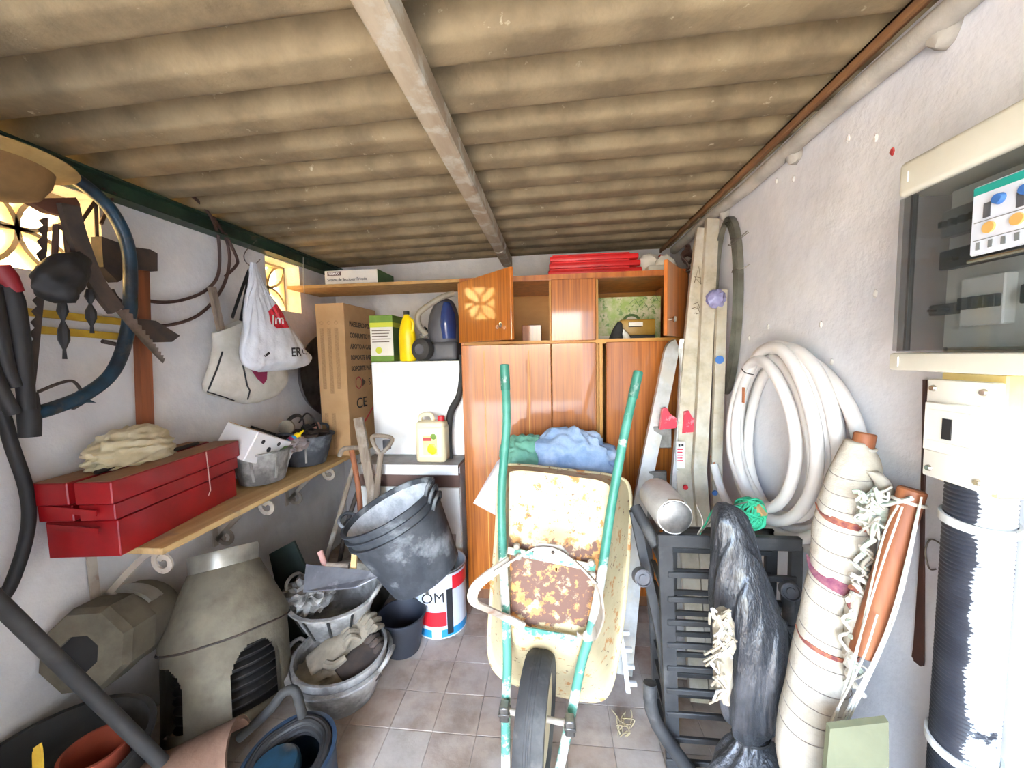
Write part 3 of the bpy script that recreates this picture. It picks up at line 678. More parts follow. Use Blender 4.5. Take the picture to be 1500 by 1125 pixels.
# long-handled tools leaning in the corner
def handle(pts, r, m, parent, name='shaft', n=10): return obj(name, MB().tube(spline(pts, 5), r, n), m, parent)
A = at(530, 655, Y=2.2); tb = V(-1.28, 2.0, .003)
h1 = thing('spade', 'weathered spade with a D-shaped grey handle in the tool corner', 'spade', (-1.2, 2.1, 0))
p0 = at(560, 640, Y=2.12); p1 = at(552, 725, Y=2.07); p2 = at(545, 800, Y=2.03); p2.z = max(p2.z, .3)
dirv = (p0-p1).normalized()
handle([p0-dirv*.10, p1, V(p1.x-.02, 2.05, .34)], .017, 'grey_wood', h1)
sv = dirv.cross(V(0, 1, 0)).normalized()
obj('d_grip', MB().tube(spline([p0-dirv*.10, p0-dirv*.05+sv*.045, p0+sv*.055, p0-sv*.055, p0-dirv*.05-sv*.045, p0-dirv*.10], 5), .012, 8), 'grey_wood', h1)
Bq = V(p1.x-.02, 2.05, .34)
obj('blade', MB().slab([Bq+V(-.09, 0, .02), Bq+V(.09, 0, .02), Bq+V(.09, -.03, -.2), Bq+V(.0, -.04, -.335), Bq+V(-.09, -.03, -.2)], (0, .004, 0)), 'steel', h1, smooth=0)
h2 = thing('pickaxe', 'tool with a short wooden crosspiece on a brown shaft in the tool corner', 'tool', (-1.3, 2.1, 0))
p0 = at(515, 660, Y=2.12); p1 = at(527, 735, Y=2.05)
handle([p0, p1, V(p1.x+.03, 1.99, .003)], .016, 'brown_wood', h2)
obj('crosspiece', MB().tube(spline([at(497, 668, Y=2.12), at(505, 657, Y=2.12), at(535, 656, Y=2.12)], 4), .014, 10), 'grey_wood', h2)
h3 = thing('flat_stake', 'tapering grey wooden stake leaning on the cardboard box', 'stake', (-1.25, 2.2, 0))
obj('stake_blade', MB().bar([at(525, 612, Y=2.13), at(534, 660, Y=2.11), at(546, 725, Y=2.08), V(-1.08, 2.02, .003)], .055, .02, up=(0, 1, 0)), 'grey_wood', h3)
h4 = thing('hoe', 'dusty grey hoe handle slanting down from the shelf end', 'hoe', (-1.4, 2.1, 0))
handle([at(521, 672, Y=2.22), at(500, 745, Y=2.15), at(478, 820, Y=2.08), V(-1.42, 2.02, .04)], .015, 'grey_wood', h4)
obj('hoe_head', MB().box((-1.50, 1.96, .0), (-1.36, 2.08, .012)).box((-1.44, 2.0, .01), (-1.40, 2.04, .06)), 'old_iron', h4, smooth=0)
h5 = thing('broom_handle', 'dark weathered handle leaning behind the dusty hoe', 'broom', (-1.35, 2.15, 0))
handle([at(535, 690, Y=2.28), at(508, 770, Y=2.2), V(-1.36, 2.14, .06)], .014, 'old_iron', h5)
obj('broom_head', MB().box((-1.46, 2.08, .0), (-1.28, 2.2, .06), bevel=.008), 'dark_grey', h5)
# red toolbox on the shelf
def obox(mb, o, ax, ay, L, Wd, z0, z1, bev=.003):
    M = Matrix(((ax.x, ay.x, 0, o.x), (ax.y, ay.y, 0, o.y), (0, 0, 1, 0), (0, 0, 0, 1)))
    mb.box((0, 0, z0), (L, Wd, z1), M, bevel=bev); return mb
o = V(-1.452, 1.10, 0); ax = V(-.075, .56, 0).normalized(); ay = V(-ax.y, ax.x, 0)
TBZ = SZ+.001
rt = thing('cantilever_toolbox', 'red metal cantilever toolbox with dusty lid tops on the pine shelf', 'toolbox', (-1.57, 1.37, TBZ))
L = .57
obj('lower_tray', obox(MB(), o, ax, ay, L, .235, TBZ, TBZ+.125), 'red_steel', rt, smooth=0)
obj('tray_tier', obox(MB(), o-ay*.006-ax*.012, ax, ay, L+.024, .115, TBZ+.13, TBZ+.185), 'red_steel', rt, smooth=0)
obj('tray_tier', obox(MB(), o+ay*.128-ax*.012, ax, ay, L+.024, .113, TBZ+.13, TBZ+.185), 'red_steel', rt, smooth=0)
for q in (-.012, .128):
    e = o+ay*q-ax*.022
    l = obj('lid', obox(MB(), e, ax, ay, L+.044, .119, TBZ+.188, TBZ+.262), 'red_steel', rt, smooth=0)
    obj('dusty_top', obox(MB(), e+ax*.006+ay*.006, ax, ay, L+.032, .107, TBZ+.2621, TBZ+.2635, 0), 'dusty_red', l, smooth=0)
obj('handle', MB().tube([o+ax*.06+ay*.118+V(0, 0, TBZ+.272), o+ax*(L-.06)+ay*.118+V(0, 0, TBZ+.272)], .008, 8), 'black', rt)
for q in (.02, L-.05):
    obj('hinge_arm', obox(MB(), o+ax*q+ay*.08, ax, ay, .02, .004, TBZ+.05, TBZ+.26, 0), 'steel', rt, smooth=0)
mb = MB(); p = o-ax*.0+ay*.0
for z in (.1, .16):
    mb.bar([o-ax*.024+ay*.04+V(0, 0, TBZ+z), o-ax*.024+ay*.2+V(0, 0, TBZ+z+.02)], .02, .003, up=(0, 1, 0))
obj('lever_arm', mb, 'red_steel', rt, smooth=0)
obj('cord_tie', MB().tube([o+ax*.38-ay*.016+V(0, 0, TBZ+.26), o+ax*.385-ay*.018+V(0, 0, TBZ+.09), o+ax*.37-ay*.018+V(0, 0, TBZ+.07)], .0022, 5), 'pink_wood', rt)
# folded cream cloth on the toolbox
c = o+ay*.17+ax*.17+V(0, 0, TBZ+.262)
rows = []
def cloth_pile(c, rad, M3, seed, name, m, label, cat, amp=.22, sub=4):
    mb = MB(); r = bmesh.ops.create_icosphere(mb.bm, subdivisions=sub, radius=1)['verts']
    for v in r:
        d = v.co.normalized()
        fold = sin(8*d.x+5*d.y+4*nz(d, 1.6, seed))*.5 + (1-2.4*abs(nz(d, 2.2, seed+2)))
        k = 1+amp*fold*.55
        p = V(d.x*rad[0]*k, d.y*rad[1]*k, max(d.z, -.15)*rad[2]*k)
        v.co = M3 @ p + c
    z = min(v.co.z for v in mb.bm.verts)
    for v in mb.bm.verts: v.co.z += c.z-z+.0005
    return obj(name, mb, m, label=label, cat=cat, smooth=70)
R3 = Matrix(((ax.x, ay.x, 0), (ax.y, ay.y, 0), (0, 0, 1)))
def folded(c, rad, M3, seed):
    mb = MB(); r = bmesh.ops.create_icosphere(mb.bm, subdivisions=5, radius=1)['verts']
    for v in r:
        d = v.co.normalized(); w = nz(d, 1.3, seed)
        fold = .9*(1-2.6*abs(nz(V(d.x*.7, d.y*2.0, d.z*2.6), 1.5, seed+1))) + .5*sin(16*d.z+6*w+4*d.x) + .4*(1-2.4*abs(nz(d, 3.6, seed+4)))
        k = 1+.16*fold
        v.co = M3 @ V(d.x*rad[0]*k, d.y*rad[1]*k, (d.z if d.z > -.3 else -.3)*rad[2]*k) + c
    z = min(v.co.z for v in mb.bm.verts)
    for v in mb.bm.verts: v.co.z += c.z-z
    return obj('folded_cloth', mb, 'cloth_cream', label='crumpled cream cloth lying on top of the red toolbox', cat='cloth', smooth=80)
folded(V(-1.63, 1.31, TBZ+.2645), (.145, .075, .09), R3, 3)
# baskets of bits on the shelf
def tub(name, base, axis, rt_, rb, H, m, label, cat, group=None, thing_=None, rim=.008, ell=1.0, handles=True, xdir=(1, 0, 0), inner=None, hm=None):
    M = frz(base, axis, xdir) @ Matrix.Diagonal((1, ell, 1, 1))
    T = thing_ or thing(name, label, cat, base, group)
    obj('tub_wall', MB().lathe([(0, .004), (rb*.9, .002), (rb, .006), (rb+(rt_-rb)*.55, H*.55), (rt_-.004, H-.012), (rt_+rim, H-.008), (rt_+rim, H), (rt_-.006, H), (rt_-.010, H-.02), (rb-.004, .014), (0, .012)], M, 44), m, T)
    if handles:
        for s in (-1, 1):
            q = [V(s*(rt_-.004), -.06, H-.006), V(s*(rt_+.018), -.045, H+.026), V(s*(rt_+.026), 0, H+.036), V(s*(rt_+.018), .045, H+.026), V(s*(rt_-.004), .06, H-.006)]
            obj('handle', MB().tube(spline([M @ x for x in q], 5), .0085, 8), hm or m, T)
    return T, M
b1 = V(-1.56, 1.875, SZ+.001)
t1, _ = tub('rubber_basket', b1, (0, 0, 1), .135, .10, .175, 'rubber_limed', 'grey mortar-stained rubber basket beside the red toolbox on the shelf', 'basket', ell=1.1, handles=False)
for q in (-.3, .5, 1.4, -1.2):
    obj('seam_rib', MB().bar([b1+V(.105*cos(q), .115*sin(q), .03), b1+V(.135*cos(q), .148*sin(q), .16)], .012, .006, up=(cos(q), sin(q), 0)), 'rubber_limed', t1)
b2 = V(-1.545, 2.21, SZ+.001)
t2, M2 = tub('rubber_basket', b2, (0, 0, 1), .15, .105, .185, 'rubber_dusty', 'dark stained rubber basket of odds and ends near the cardboard box', 'basket', ell=1.15, handles=True, xdir=(0, 1, 0))
for q in (-.9, -.3, .3, .9, 1.5): obj('seam_rib', MB().bar([b2+V(.11*cos(q), .118*sin(q), .03), b2+V(.152*cos(q), .16*sin(q), .17)], .01, .006, up=(cos(q), sin(q), 0)), 'rubber_limed', t2)
# perforated white metal box in the first basket
pw = thing('perforated_metal_box', 'white perforated metal bracket box sticking out of the grey basket', 'box', b1+V(0, -.02, .1))
M = Matrix.Translation(b1+V(-.02, -.05, .125)) @ Matrix.Rotation(radians(-24), 4, 'X') @ Matrix.Rotation(radians(16), 4, 'Y')
obj('box_shell', MB().box((-.10, -.15, 0), (.09, .16, .15), M, bevel=.004), 'white_lam', pw, smooth=0)
for (y, z, r) in ((-.09, .11, .011), (-.03, .08, .014), (.02, .12, .011), (.07, .06, .018), (.12, .11, .010)):
    obj('hole', MB().lathe([(0, .0012), (r, .0012), (r, 0)], M @ frz(V(.09, y, z), (1, 0, 0)), 14), 'ink', pw)
for (x, y) in ((-.05, -.06), (0, .02), (.03, .09)):
    obj('hole', MB().lathe([(0, .0012), (.014, .0012), (.014, 0)], M @ frz(V(x, y, .15), (0, 0, 1)), 14), 'ink', pw)
obj('card_strip', MB().box((-.095, -.148, .1505), (-.03, .0, .153), M), 'card', pw, smooth=0)
obj('black_strip', MB().box((-.10, .0, .152), (-.075, .2, .166), M), 'black', pw, smooth=0)
# bottle, cap, sleeve etc.
gbt = thing('glue_bottle', 'blue glue bottle with yellow nozzle lying in the stained basket', 'bottle', b1+V(.06, .11, .15))
dv = V(.35, .55, .45).normalized(); g0 = b1+V(.05, .10, .155)
obj('bottle_body', MB().lathe([(0, 0), (.024, 0), (.026, .01), (.026, .07), (.018, .085)], frz(g0, dv), 18), 'blue_paint', gbt)
obj('purple_band', MB().lathe([(.0265, .05), (.0265, .068), (.026, .068), (.026, .05), (.0265, .05)], frz(g0, dv), 18, caps=False), 'logo_plum', gbt)
obj('nozzle', MB().lathe([(.019, .085), (.019, .105), (.008, .115), (.005, .14), (0, .14)], frz(g0, dv), 16), 'yellow_plastic', gbt)
obj('green_rag', MB().blob(b1+V(.075, .06, .16), (.04, .045, .022), amp=.3, sub=3, seed=6), 'green_card', label='green rag scrap tucked in the grey basket', cat='rag')
obj('clear_wrap', MB().blob(b1+V(.10, .15, .165), (.04, .06, .03), amp=.45, sub=3, seed=8, ridge=True), 'film_grey', label='crumpled clear wrapping between the two shelf baskets', cat='wrapping')
hp = thing('ear_defenders', 'dark headband with padded cup standing up in the stained basket', 'headset', b2+V(-.03, -.03, .17))
c = b2+V(-.02, -.05, .20)
obj('headband', MB().bar([c+V(.02*sin(q/3), .075*cos(q*pi/14), .11*sin(q*pi/14)) for q in range(15)], .022, .006), 'black', hp)
obj('ear_cup', MB().lathe([(0, -.02), (.035, -.02), (.042, -.01), (.042, .015), (.034, .02), (0, .02)], frz(c+V(0, -.07, .05), (.3, -1, .1)), 20) , 'leather', hp)
obj('ear_cup', MB().lathe([(0, -.02), (.035, -.02), (.042, -.01), (.042, .015), (.034, .02), (0, .02)], frz(c+V(.02, .08, .0), (.6, 1, .1)), 20), 'black', hp)
obj('tangled_cable', MB().tube(spline([c+V(.05, -.03, .07), c+V(.07, .02, .12), c+V(.09, .07, .06), c+V(.08, .10, -.01), c+V(.05, .03, .02), c+V(.06, -.04, -.01), c+V(.09, .0, .03), c+V(.07, .12, .03)], 6), .005, 6), 'black', label='tangled black cable hanging over the stained basket', cat='cable')
obj('pink_handle_tool', MB().lathe([(0, 0), (.018, 0), (.024, .02), (.02, .06), (.012, .09), (0, .09)], frz(b2+V(.04, .07, .17), (-.25, .5, .5)), 16), 'pink_wood', label='rounded pinkish grip poking out of the stained basket', cat='tool')
obj('dark_odds', MB().blob(b2+V(0, 0, .165), (.11, .13, .04), amp=.35, sub=3, seed=5, ridge=True), 'old_iron', label='heap of dark odds and ends filling the stained basket', cat='scrap heap', kind='stuff')
# ================================================================ WHEELBARROW stood on its nose
WN = V(0, 1, -.2); WO = V(0, 1.22, 0)
def wb(px, py, off=0): return atp(px, py, WO+V(0, off, 0), WN)
wbw = thing('wheelbarrow', 'upturned wheelbarrow with rusty cream tray and turquoise tube handles', 'wheelbarrow', (0, 1.25, 0))
custom('rusty_tray', (206, 190, 150), [((188, 170, 126), 5, .45, .7, None, 0, 0, 0), ((204, 146, 80), 16, .58, .64, 'Z', .26, .03, .12), ((108, 74, 58), 13, .56, .62, 'Z', .15, .02, .17), ((208, 152, 84), 12, .56, .60, 'Z', .1, -.05, .02), ((202, 180, 134), 10, .50, .56, 'Z', -.17, -.25, .22), ((190, 126, 66), 24, .585, .62, None, 0, 0, 0), ((112, 84, 64), 60, .62, .65, None, 0, 0, 0)], rough=.6)
custom('cream_steel', (206, 190, 150), [((188, 172, 130), 5, .45, .7, None, 0, 0, 0), ((188, 130, 74), 16, .585, .63, None, 0, 0, 0), ((120, 88, 66), 44, .62, .65, None, 0, 0, 0)], rough=.6)
custom('worn_handle', (56, 128, 108), [((78, 148, 128), 7, .45, .6, None, 0, 0, 0), ((214, 214, 200), 16, .50, .58, 'Z', .12, -.05, .14), ((84, 150, 130), 14, .55, .6, 'Z', -.06, -.22, .16), ((220, 218, 206), 13, .6, .66, 'Z', -.30, -.46, .14), ((150, 110, 80), 30, .70, .74, None, 0, 0, 0)], rough=.45)
lp = [wb(*q) for q in ((739, 535), (742, 600), (741, 640), (735, 720), (736, 800), (741, 900), (743, 970), (741, 1040), (741, 1125))]
rp = [wb(*q) for q in ((935, 545), (914, 640), (896, 740), (880, 850), (866, 920), (851, 975), (836, 1050), (820, 1125))]
lp.append(V(lp[-1].x+.004, 1.224, .022)); rp.append(V(rp[-1].x-.006, 1.224, .022))
for pts in (lp, rp):
    tb = obj('frame_tube', MB().tube(spline(pts, 6), .0165, 14), 'worn_handle', wbw)
    e = (pts[0]-pts[1]).normalized()
    obj('grip_end', MB().lathe([(.0168, -.1), (.0185, -.098), (.0185, 0), (.015, .003), (0, .003)], frz(pts[0], e), 16), 'turquoise', tb)
obj('nose_bar', MB().tube(spline([lp[-1], V(lp[-1].x+.03, 1.21, .02), V((lp[-1].x+rp[-1].x)/2, 1.20, .018), V(rp[-1].x-.03, 1.21, .02), rp[-1]], 5), .0165, 12), 'turquoise_worn', wbw)
# tray: lofted from the floor panel to the flared rim
def ringof(pts, off, k=3): return spline([wb(x, y, off) for x, y in pts], k, closed=True)
rimp = [(741, 682), (790, 684), (850, 691), (900, 698), (922, 716), (922, 790), (915, 880), (905, 960), (893, 1010), (872, 1026), (820, 1018), (762, 1004), (728, 985), (716, 950), (720, 870), (727, 780), (732, 700)]
botp = [(752, 690), (795, 692), (845, 699), (884, 706), (896, 726), (888, 800), (878, 880), (868, 935), (862, 955), (850, 962), (815, 957), (775, 950), (757, 945), (748, 925), (748, 870), (746, 790), (746, 706)]
def lerp(a, b, t): return [(p[0]+(q[0]-p[0])*t, p[1]+(q[1]-p[1])*t) for p, q in zip(a, b)]
def shrink(pts, f, cy=0):
    cx = sum(p[0] for p in pts)/len(pts); cy = sum(p[1] for p in pts)/len(pts)
    return [(cx+(p[0]-cx)*f, cy+(p[1]-cy)*f) for p in pts]
rings = []
for f in (.02, .35, .7, .95): rings.append(ringof(shrink(botp, f), .024))
rings.append(ringof(botp, .03))
for t_, o_ in ((.18, .08), (.5, .15), (.8, .215), (.93, .235)): rings.append(ringof(lerp(botp, rimp, t_), o_))
rings.append(ringof(rimp, .235)); rings.append(ringof(shrink(rimp, 1.006), .245))
inner = [[p+V(0, .004, 0) for p in r] for r in rings[4:9][::-1]]
mb = MB(); mb.quadgrid(rings[:5]+[[p+V(0, .004, 0) for p in r] for r in rings[:5][::-1]], closeu=True)
obj('tray_floor', mb, 'rusty_tray', wbw, smooth=50, label='cream painted steel tray floor with large rust patches')
mb = MB(); mb.quadgrid(rings[4:]+inner, closeu=True)
obj('tray_side', mb, 'cream_steel', wbw, smooth=50)
obj('rolled_rim', MB().tube(ringof(shrink(rimp, 1.0), .24, 5), .008, 8, closed=True), 'cream_steel', wbw)
# cross stays
obj('cross_stay', MB().bar([wb(744, 806, -.012), wb(872, 832, -.012)], .026, .006, up=(0, 1, 0)), 'turquoise_worn', wbw, smooth=0)
obj('cross_stay', MB().bar([wb(765, 922, -.012), wb(850, 938, -.012)], .026, .006, up=(0, 1, 0)), 'turquoise_worn', wbw, smooth=0)
for q in ((757, 800), (760, 815), (866, 824), (868, 842)):
    obj('bolt', MB().lathe([(0, .014), (.009, .014), (.013, .006), (.013, 0)], frz(wb(*q, -.016), (0, -1, .2)), 12), 'white_paint_metal', wbw)
# pressed steel stand hoop sticking out towards the viewer
def ap(px, py, y): return at(px, py, Y=y)
hoop = spline([wb(768, 918, -.018), ap(742, 905, 1.30), ap(716, 893, 1.22), ap(697, 884, 1.16), ap(692, 872, 1.13), ap(700, 856, 1.13), ap(722, 838, 1.15), ap(745, 822, 1.19)], 6)
up_l = spline([ap(722, 838, 1.15), ap(752, 820, 1.19), ap(785, 804, 1.22), ap(815, 806, 1.22), ap(845, 825, 1.19), ap(874, 855, 1.15)], 6)
hr = spline([ap(874, 855, 1.15), ap(880, 875, 1.14), ap(882, 898, 1.18), ap(876, 918, 1.25), wb(868, 930, -.018), wb(845, 932, -.018)], 6)
obj('stand_leg', MB().bar(hoop, .032, .006, up=(0, 1, .2)), 'white_paint_metal', wbw)
obj('stand_brace', MB().bar(up_l, .034, .006, up=(0, .5, .85)), 'white_paint_metal', wbw)
obj('stand_leg', MB().bar(hr, .034, .006, up=(1, .2, 0)), 'white_paint_metal', wbw)
obj('brace_plate', MB().slab([ap(780, 818, 1.225), ap(783, 801, 1.225), ap(790, 795, 1.225), ap(822, 799, 1.225), ap(834, 812, 1.225), ap(832, 822, 1.225)], (0, .005, 0)), 'white_paint_metal', wbw, smooth=0)
obj('bolt', MB().lathe([(0, .004), (.005, .004), (.006, 0)], frz(ap(810, 809, 1.222), (0, -1, 0)), 10), 'old_iron', wbw)
# wheel
WC = wb(787, 1046, 0); WC = V(WC.x, 1.225, .268)
axd = (wb(836, 1052)-wb(741, 1038)); axd = V(axd.x, axd.y, axd.z*.6).normalized(); axd = V(1, -.12, -.02).normalized()
Mw = frz(WC, axd, (0, 0, 1)); R = .196
wh = obj('tyre', MB().lathe([(R-.062, -.034), (R-.04, -.047), (R-.015, -.046), (R-.003, -.03), (R, -.012), (R-.002, -.010), (R-.002, -.004), (R, -.002), (R, .002), (R-.002, .004), (R-.002, .010), (R, .012), (R-.003, .03), (R-.015, .046), (R-.04, .047), (R-.062, .034), (R-.062, -.034)], Mw, 56, caps=False), 'tyre', wbw)
obj('rim', MB().lathe([(R-.062, -.036), (R-.07, -.03), (R-.075, -.008), (.03, -.012), (.02, -.03), (.0, -.03)], Mw, 36).lathe([(0, .03), (.02, .03), (.03, .012), (R-.075, .008), (R-.07, .03), (R-.062, .036)], Mw, 36), 'jerry', wh)
obj('axle', MB().tube([WC-axd*.115, WC+axd*.115], .010, 10), 'white_paint_metal', wh)
for q in (WC-axd*.112, WC+axd*.112):
    obj('axle_bracket', MB().box(q-V(.016, .022, .028), q+V(.016, .016, .028), bevel=.004).box(q-V(.02, .024, .006), q+V(.02, .02, .006), bevel=.002), 'steel', wbw)
# jeans, green cloth and film sheet behind the tray
def heap(name, c, rad, m, label, cat, seed, amp=.2, sub=5, f=9):
    mb = MB(); r = bmesh.ops.create_icosphere(mb.bm, subdivisions=sub, radius=1)['verts']
    for v in r:
        d = v.co.normalized(); w = nz(d, 1.4, seed)
        fold = sin(f*(d.x*.7+d.z*.9)+7*w)*.45 + (.6-2.2*abs(nz(d, 2.6, seed+2))) + .3*sin(f*2.3*d.x+9*w)
        k = 1+amp*fold*.5
        v.co = V(d.x*rad[0]*k, d.y*rad[1]*k, d.z*rad[2]*k)+c
    return obj(name, mb, m, label=label, cat=cat, smooth=80)
heap('denim_bundle', V(.075, 1.94, .955), (.235, .12, .165), 'denim', 'pale blue jeans heaped behind the upturned wheelbarrow tray', 'jeans', 2, amp=.26)
heap('green_cloth', V(-.15, 1.93, .985), (.125, .085, .11), 'green_cloth', 'sea-green cloth bundled beside the pale jeans', 'cloth', 5, amp=.25)
obj('film_sheet', MB().slab([at(738, 668, Y=1.84), at(728, 676, Y=1.83), at(693, 737, Y=1.80), at(728, 756, Y=1.80), at(745, 720, Y=1.83)], (0, .002, 0)), 'film_grey', smooth=0, label='stiff greyish plastic sheet poking out left of the tray', cat='sheet')
# white folded plastic strip between wheelbarrow and iron rack
mb = MB(); pl = [at(905, 905, Y=1.68), at(914, 960, Y=1.66), at(922, 1030, Y=1.64)]
a, b, c_ = pl
ws = thing('white_slatted_strip', 'narrow white plastic slatted strip beside the black iron rack', 'strip', (c_.x, c_.y, c_.z))
obj('rail', MB().bar([a, b, c_], .02, .012, up=(0, 1, 0)), 'white_lam', ws)
for t_ in (.15, .35, .55, .75, .92):
    q = a.lerp(c_, t_); obj('slat_end', MB().box(q+V(.0, -.006, -.02), q+V(.045, .012, .0), bevel=.003), 'white_lam', ws)
# ================================================================ BACK RIGHT: LADDERS
def stile(pts, w, h, up): return MB().bar(pts, w, h, up=up)
sl_ = thing('step_ladder', 'folded aluminium stepladder with red plastic hinges against the wardrobe', 'ladder', (.6, 2.0, 0))
def L2(px, py, y): return at(px, py, Y=y)
a0 = spline([L2(991, 506, 2.07), L2(983, 515, 2.06), L2(974, 560, 2.03), L2(953, 660, 1.98), L2(938, 735, 1.94)], 5); e = a0[-1]; a0.append(V(e.x-.115, 1.74, .004))
obj('stile', MB().bar(a0, .07, .028, up=(0, 1, .2)), 'alu', sl_)
a1 = spline([L2(995, 506, 2.05), L2(1006, 516, 2.03), L2(1003, 600, 1.98), L2(995, 690, 1.92), L2(991, 735, 1.89)], 5); e = a1[-1]; a1.append(V(e.x-.03, 1.74, .004))
obj('stile', MB().bar(a1, .07, .028, up=(0, 1, .2)), 'alu', sl_)
for q in ((965, 640, 1.99), (958, 705, 1.96), (950, 760, 1.93)):
    p = L2(*q); obj('tread', MB().box(p-V(.03, .01, .055), p+V(.075, .10, -.045) if False else p+V(.06, .012, .055), bevel=.003), 'steel', sl_)
for (x, y) in ((974, 612), (1006, 617)):
    p = L2(x, y, 1.96)
    obj('red_hinge', MB().prism([(-.03, -.055), (.045, -.045), (.05, .0), (.015, .025), (.0, .055), (-.018, .05)], .03, frm(p, (1, 0, 0), (0, 0, 1))), 'label_red', sl_)
p = L2(997, 668, 1.90)
obj('warning_label', MB().box(p-V(.02, .001, .06), p+V(.02, .001, .07)), 'white_lam', sl_, smooth=0)
obj('warning_mark', MB().box(p+V(-.012, -.0018, .045), p+V(-.002, -.001, .06)), 'ink', sl_, smooth=0)
obj('warning_mark', MB().box(p+V(.002, -.0018, .047), p+V(.013, -.001, .06)), 'ink', sl_, smooth=0)
mb = MB()
for q in range(5): mb.box(p+V(-.016, -.0018, .03-.014*q), p+V(.012-.004*(q % 2), -.001, .036-.014*q))
obj('warning_print', mb, 'label_red', sl_, smooth=0)
# tall ladder leaning on the right wall
tl = thing('extension_ladder', 'tall weathered aluminium ladder leaning beside the wardrobe', 'ladder', (.7, 1.9, 0))
s1 = [L2(1031, 336, 2.12), L2(1020, 430, 2.06), L2(1008, 560, 1.99), L2(1001, 690, 1.92)]; s1.append(V(.60, 1.62, .004))
obj('stile', MB().bar(s1, .075, .028, up=(0, 1, .2)), 'alu_dirty', tl)
s2 = [L2(1043, 322, 2.10), L2(1037, 430, 2.03), L2(1031, 560, 1.95), L2(1024, 690, 1.88)]; s2.append(V(.685, 1.66, .004))
obj('stile', MB().bar(s2, .06, .03, up=(0, 1, .2)), 'alu_dirty', tl)
for t_ in (.17, .33, .5, .66, .83):
    def along(S, t):
        d = [(S[i+1]-S[i]).length for i in range(len(S)-1)]; L = sum(d)*t
        for i, x in enumerate(d):
            if L <= x: return S[i].lerp(S[i+1], L/x)
            L -= x
        return S[-1]
    obj('rung', MB().tube([along(s1, t_)+V(.0, .03, 0), along(s2, t_)+V(0, .03, 0)], .014, 10), 'alu', tl)
mb = MB()
for (x, y, r) in ((1020, 448, .016), (1018, 462, .013), (1019, 455, .02)):
    p = L2(x, y, 2.03); 
    mb.bar([p+V(-r, 0, r*.5), p+V(r*.4, 0, r), p+V(r, 0, -r*.6), p+V(-r*.5, 0, -r)], .003, .001, up=(0, 1, 0))
p = at(1021, 405, Y=2.05)
mb.bar([p+V(-.012, 0, -.03), p+V(.008, 0, .05), p+V(.02, 0, -.04), p+V(-.012, 0, 0), p+V(.02, 0, -.008)], .003, .001, up=(0, 1, 0))
obj('scribbled_mark', mb, 'ink_soft', tl, smooth=0)
# third timber-like rail with blue dot
p3 = thing('aluminium_rail', 'slim aluminium rail with a blue round sticker by the tall ladder', 'rail', (.75, 1.95, 0))
s3 = [L2(1057, 425, 2.0), L2(1053, 560, 1.93), L2(1049, 670, 1.87)]; s3.append(V(.765, 1.80, .004))
obj('rail', MB().bar(s3, .045, .025, up=(0, 1, .2)), 'alu_dirty', p3)
p = L2(1054, 527, 1.93)
obj('blue_sticker', MB().lathe([(0, .001), (.02, .001), (.02, 0)], frz(p, (0, -1, 0)), 20), 'blue_btn', p3)
p = L2(1049, 437, 1.985)
obj('purple_wrap', MB().blob(p, (.045, .03, .045), amp=.3, sub=3, seed=5), 'purple_plastic', label='crumpled lilac plastic tied round the ladder rails', cat='plastic wrap')
for (x, y, m_, y_) in ((1004, 714, 'can_red', 1.86), (1047, 722, 'blue_btn', 1.82)):
    p = L2(x, y, y_); obj('end_cap', MB().lathe([(0, .006), (.011, .006), (.013, 0)], frz(p, (0, -1, 0)), 14), m_, tl if m_ == 'can_red' else p3)
# galvanised strip coil on the wall
gc = thing('metal_strip_coil', 'long oval coil of galvanised strip hanging on the right wall', 'coil', (.83, 2.0, 1.3))
cc = at(1078, 445, X=.835); 
for k in range(5):
    pts = []
    for q in range(40):
        a = 2*pi*q/40; ry = .135-.005*k; rz = .425-.008*k
        pts.append(V(.842-.003*k, 2.0+ry*cos(a)*(1+.12*sin(a)), 1.71+rz*sin(a)))
    obj('strip_turn', MB().bar(pts, .0022, .026, up=(1, 0, 0), closed=True), 'strip_zinc', gc)
for (x, y) in ((1085, 352), (1087, 397)):
    p = at(x, y, X=.84); obj('wire_tie', MB().tube(spline([p+V(-.03, .03, .0), p+V(-.035, 0, .01), p+V(-.02, -.03, .0), p+V(.01, -.05, .02)], 4), .002, 5), 'wire', gc)
p = at(1098, 343, X=.855)
obj('wire_hook', MB().tube(spline([p+V(0, .02, .02), p+V(-.03, .06, -.01), p+V(-.05, .09, -.02), p+V(-.04, .05, -.03)], 4), .002, 5), 'wire', gc)
# white hose coil on the wall
hc = thing('white_hose_coil', 'large coil of white insulated pipe hanging on the right wall', 'hose coil', (.82, 1.5, .83))
for k, (yc, zc, ry, rz, xo) in enumerate([(1.50, 1.18, .30, .335, .826), (1.46, 1.17, .30, .34, .80), (1.53, 1.16, .27, .30, .795), (1.46, 1.20, .255, .30, .768), (1.52, 1.19, .225, .265, .762), (1.43, 1.155, .31, .325, .832), (1.49, 1.21, .27, .315, .80)]):
    pts = [V(xo+.008*sin(2*q*2*pi/44), yc+ry*cos(2*pi*q/44), zc+rz*sin(2*pi*q/44)+.01*sin(3*2*pi*q/44+k)) for q in range(44)]
    obj('pipe_turn', MB().tube(pts, .0185, 12, closed=True), 'hose_white', hc)
te = spline([V(.76, 1.66, 1.36), V(.755, 1.77, 1.25), at(1060, 720, X=.75), at(1046, 682, X=.745)], 6)
te = [at(1046, 680, X=.74), at(1056, 715, X=.75), at(1080, 768, X=.77)]
ep = obj('pipe_end', MB().tube(spline(te, 6), .018, 12), 'hose_white', hc)
d_ = (te[0]-te[1]).normalized()
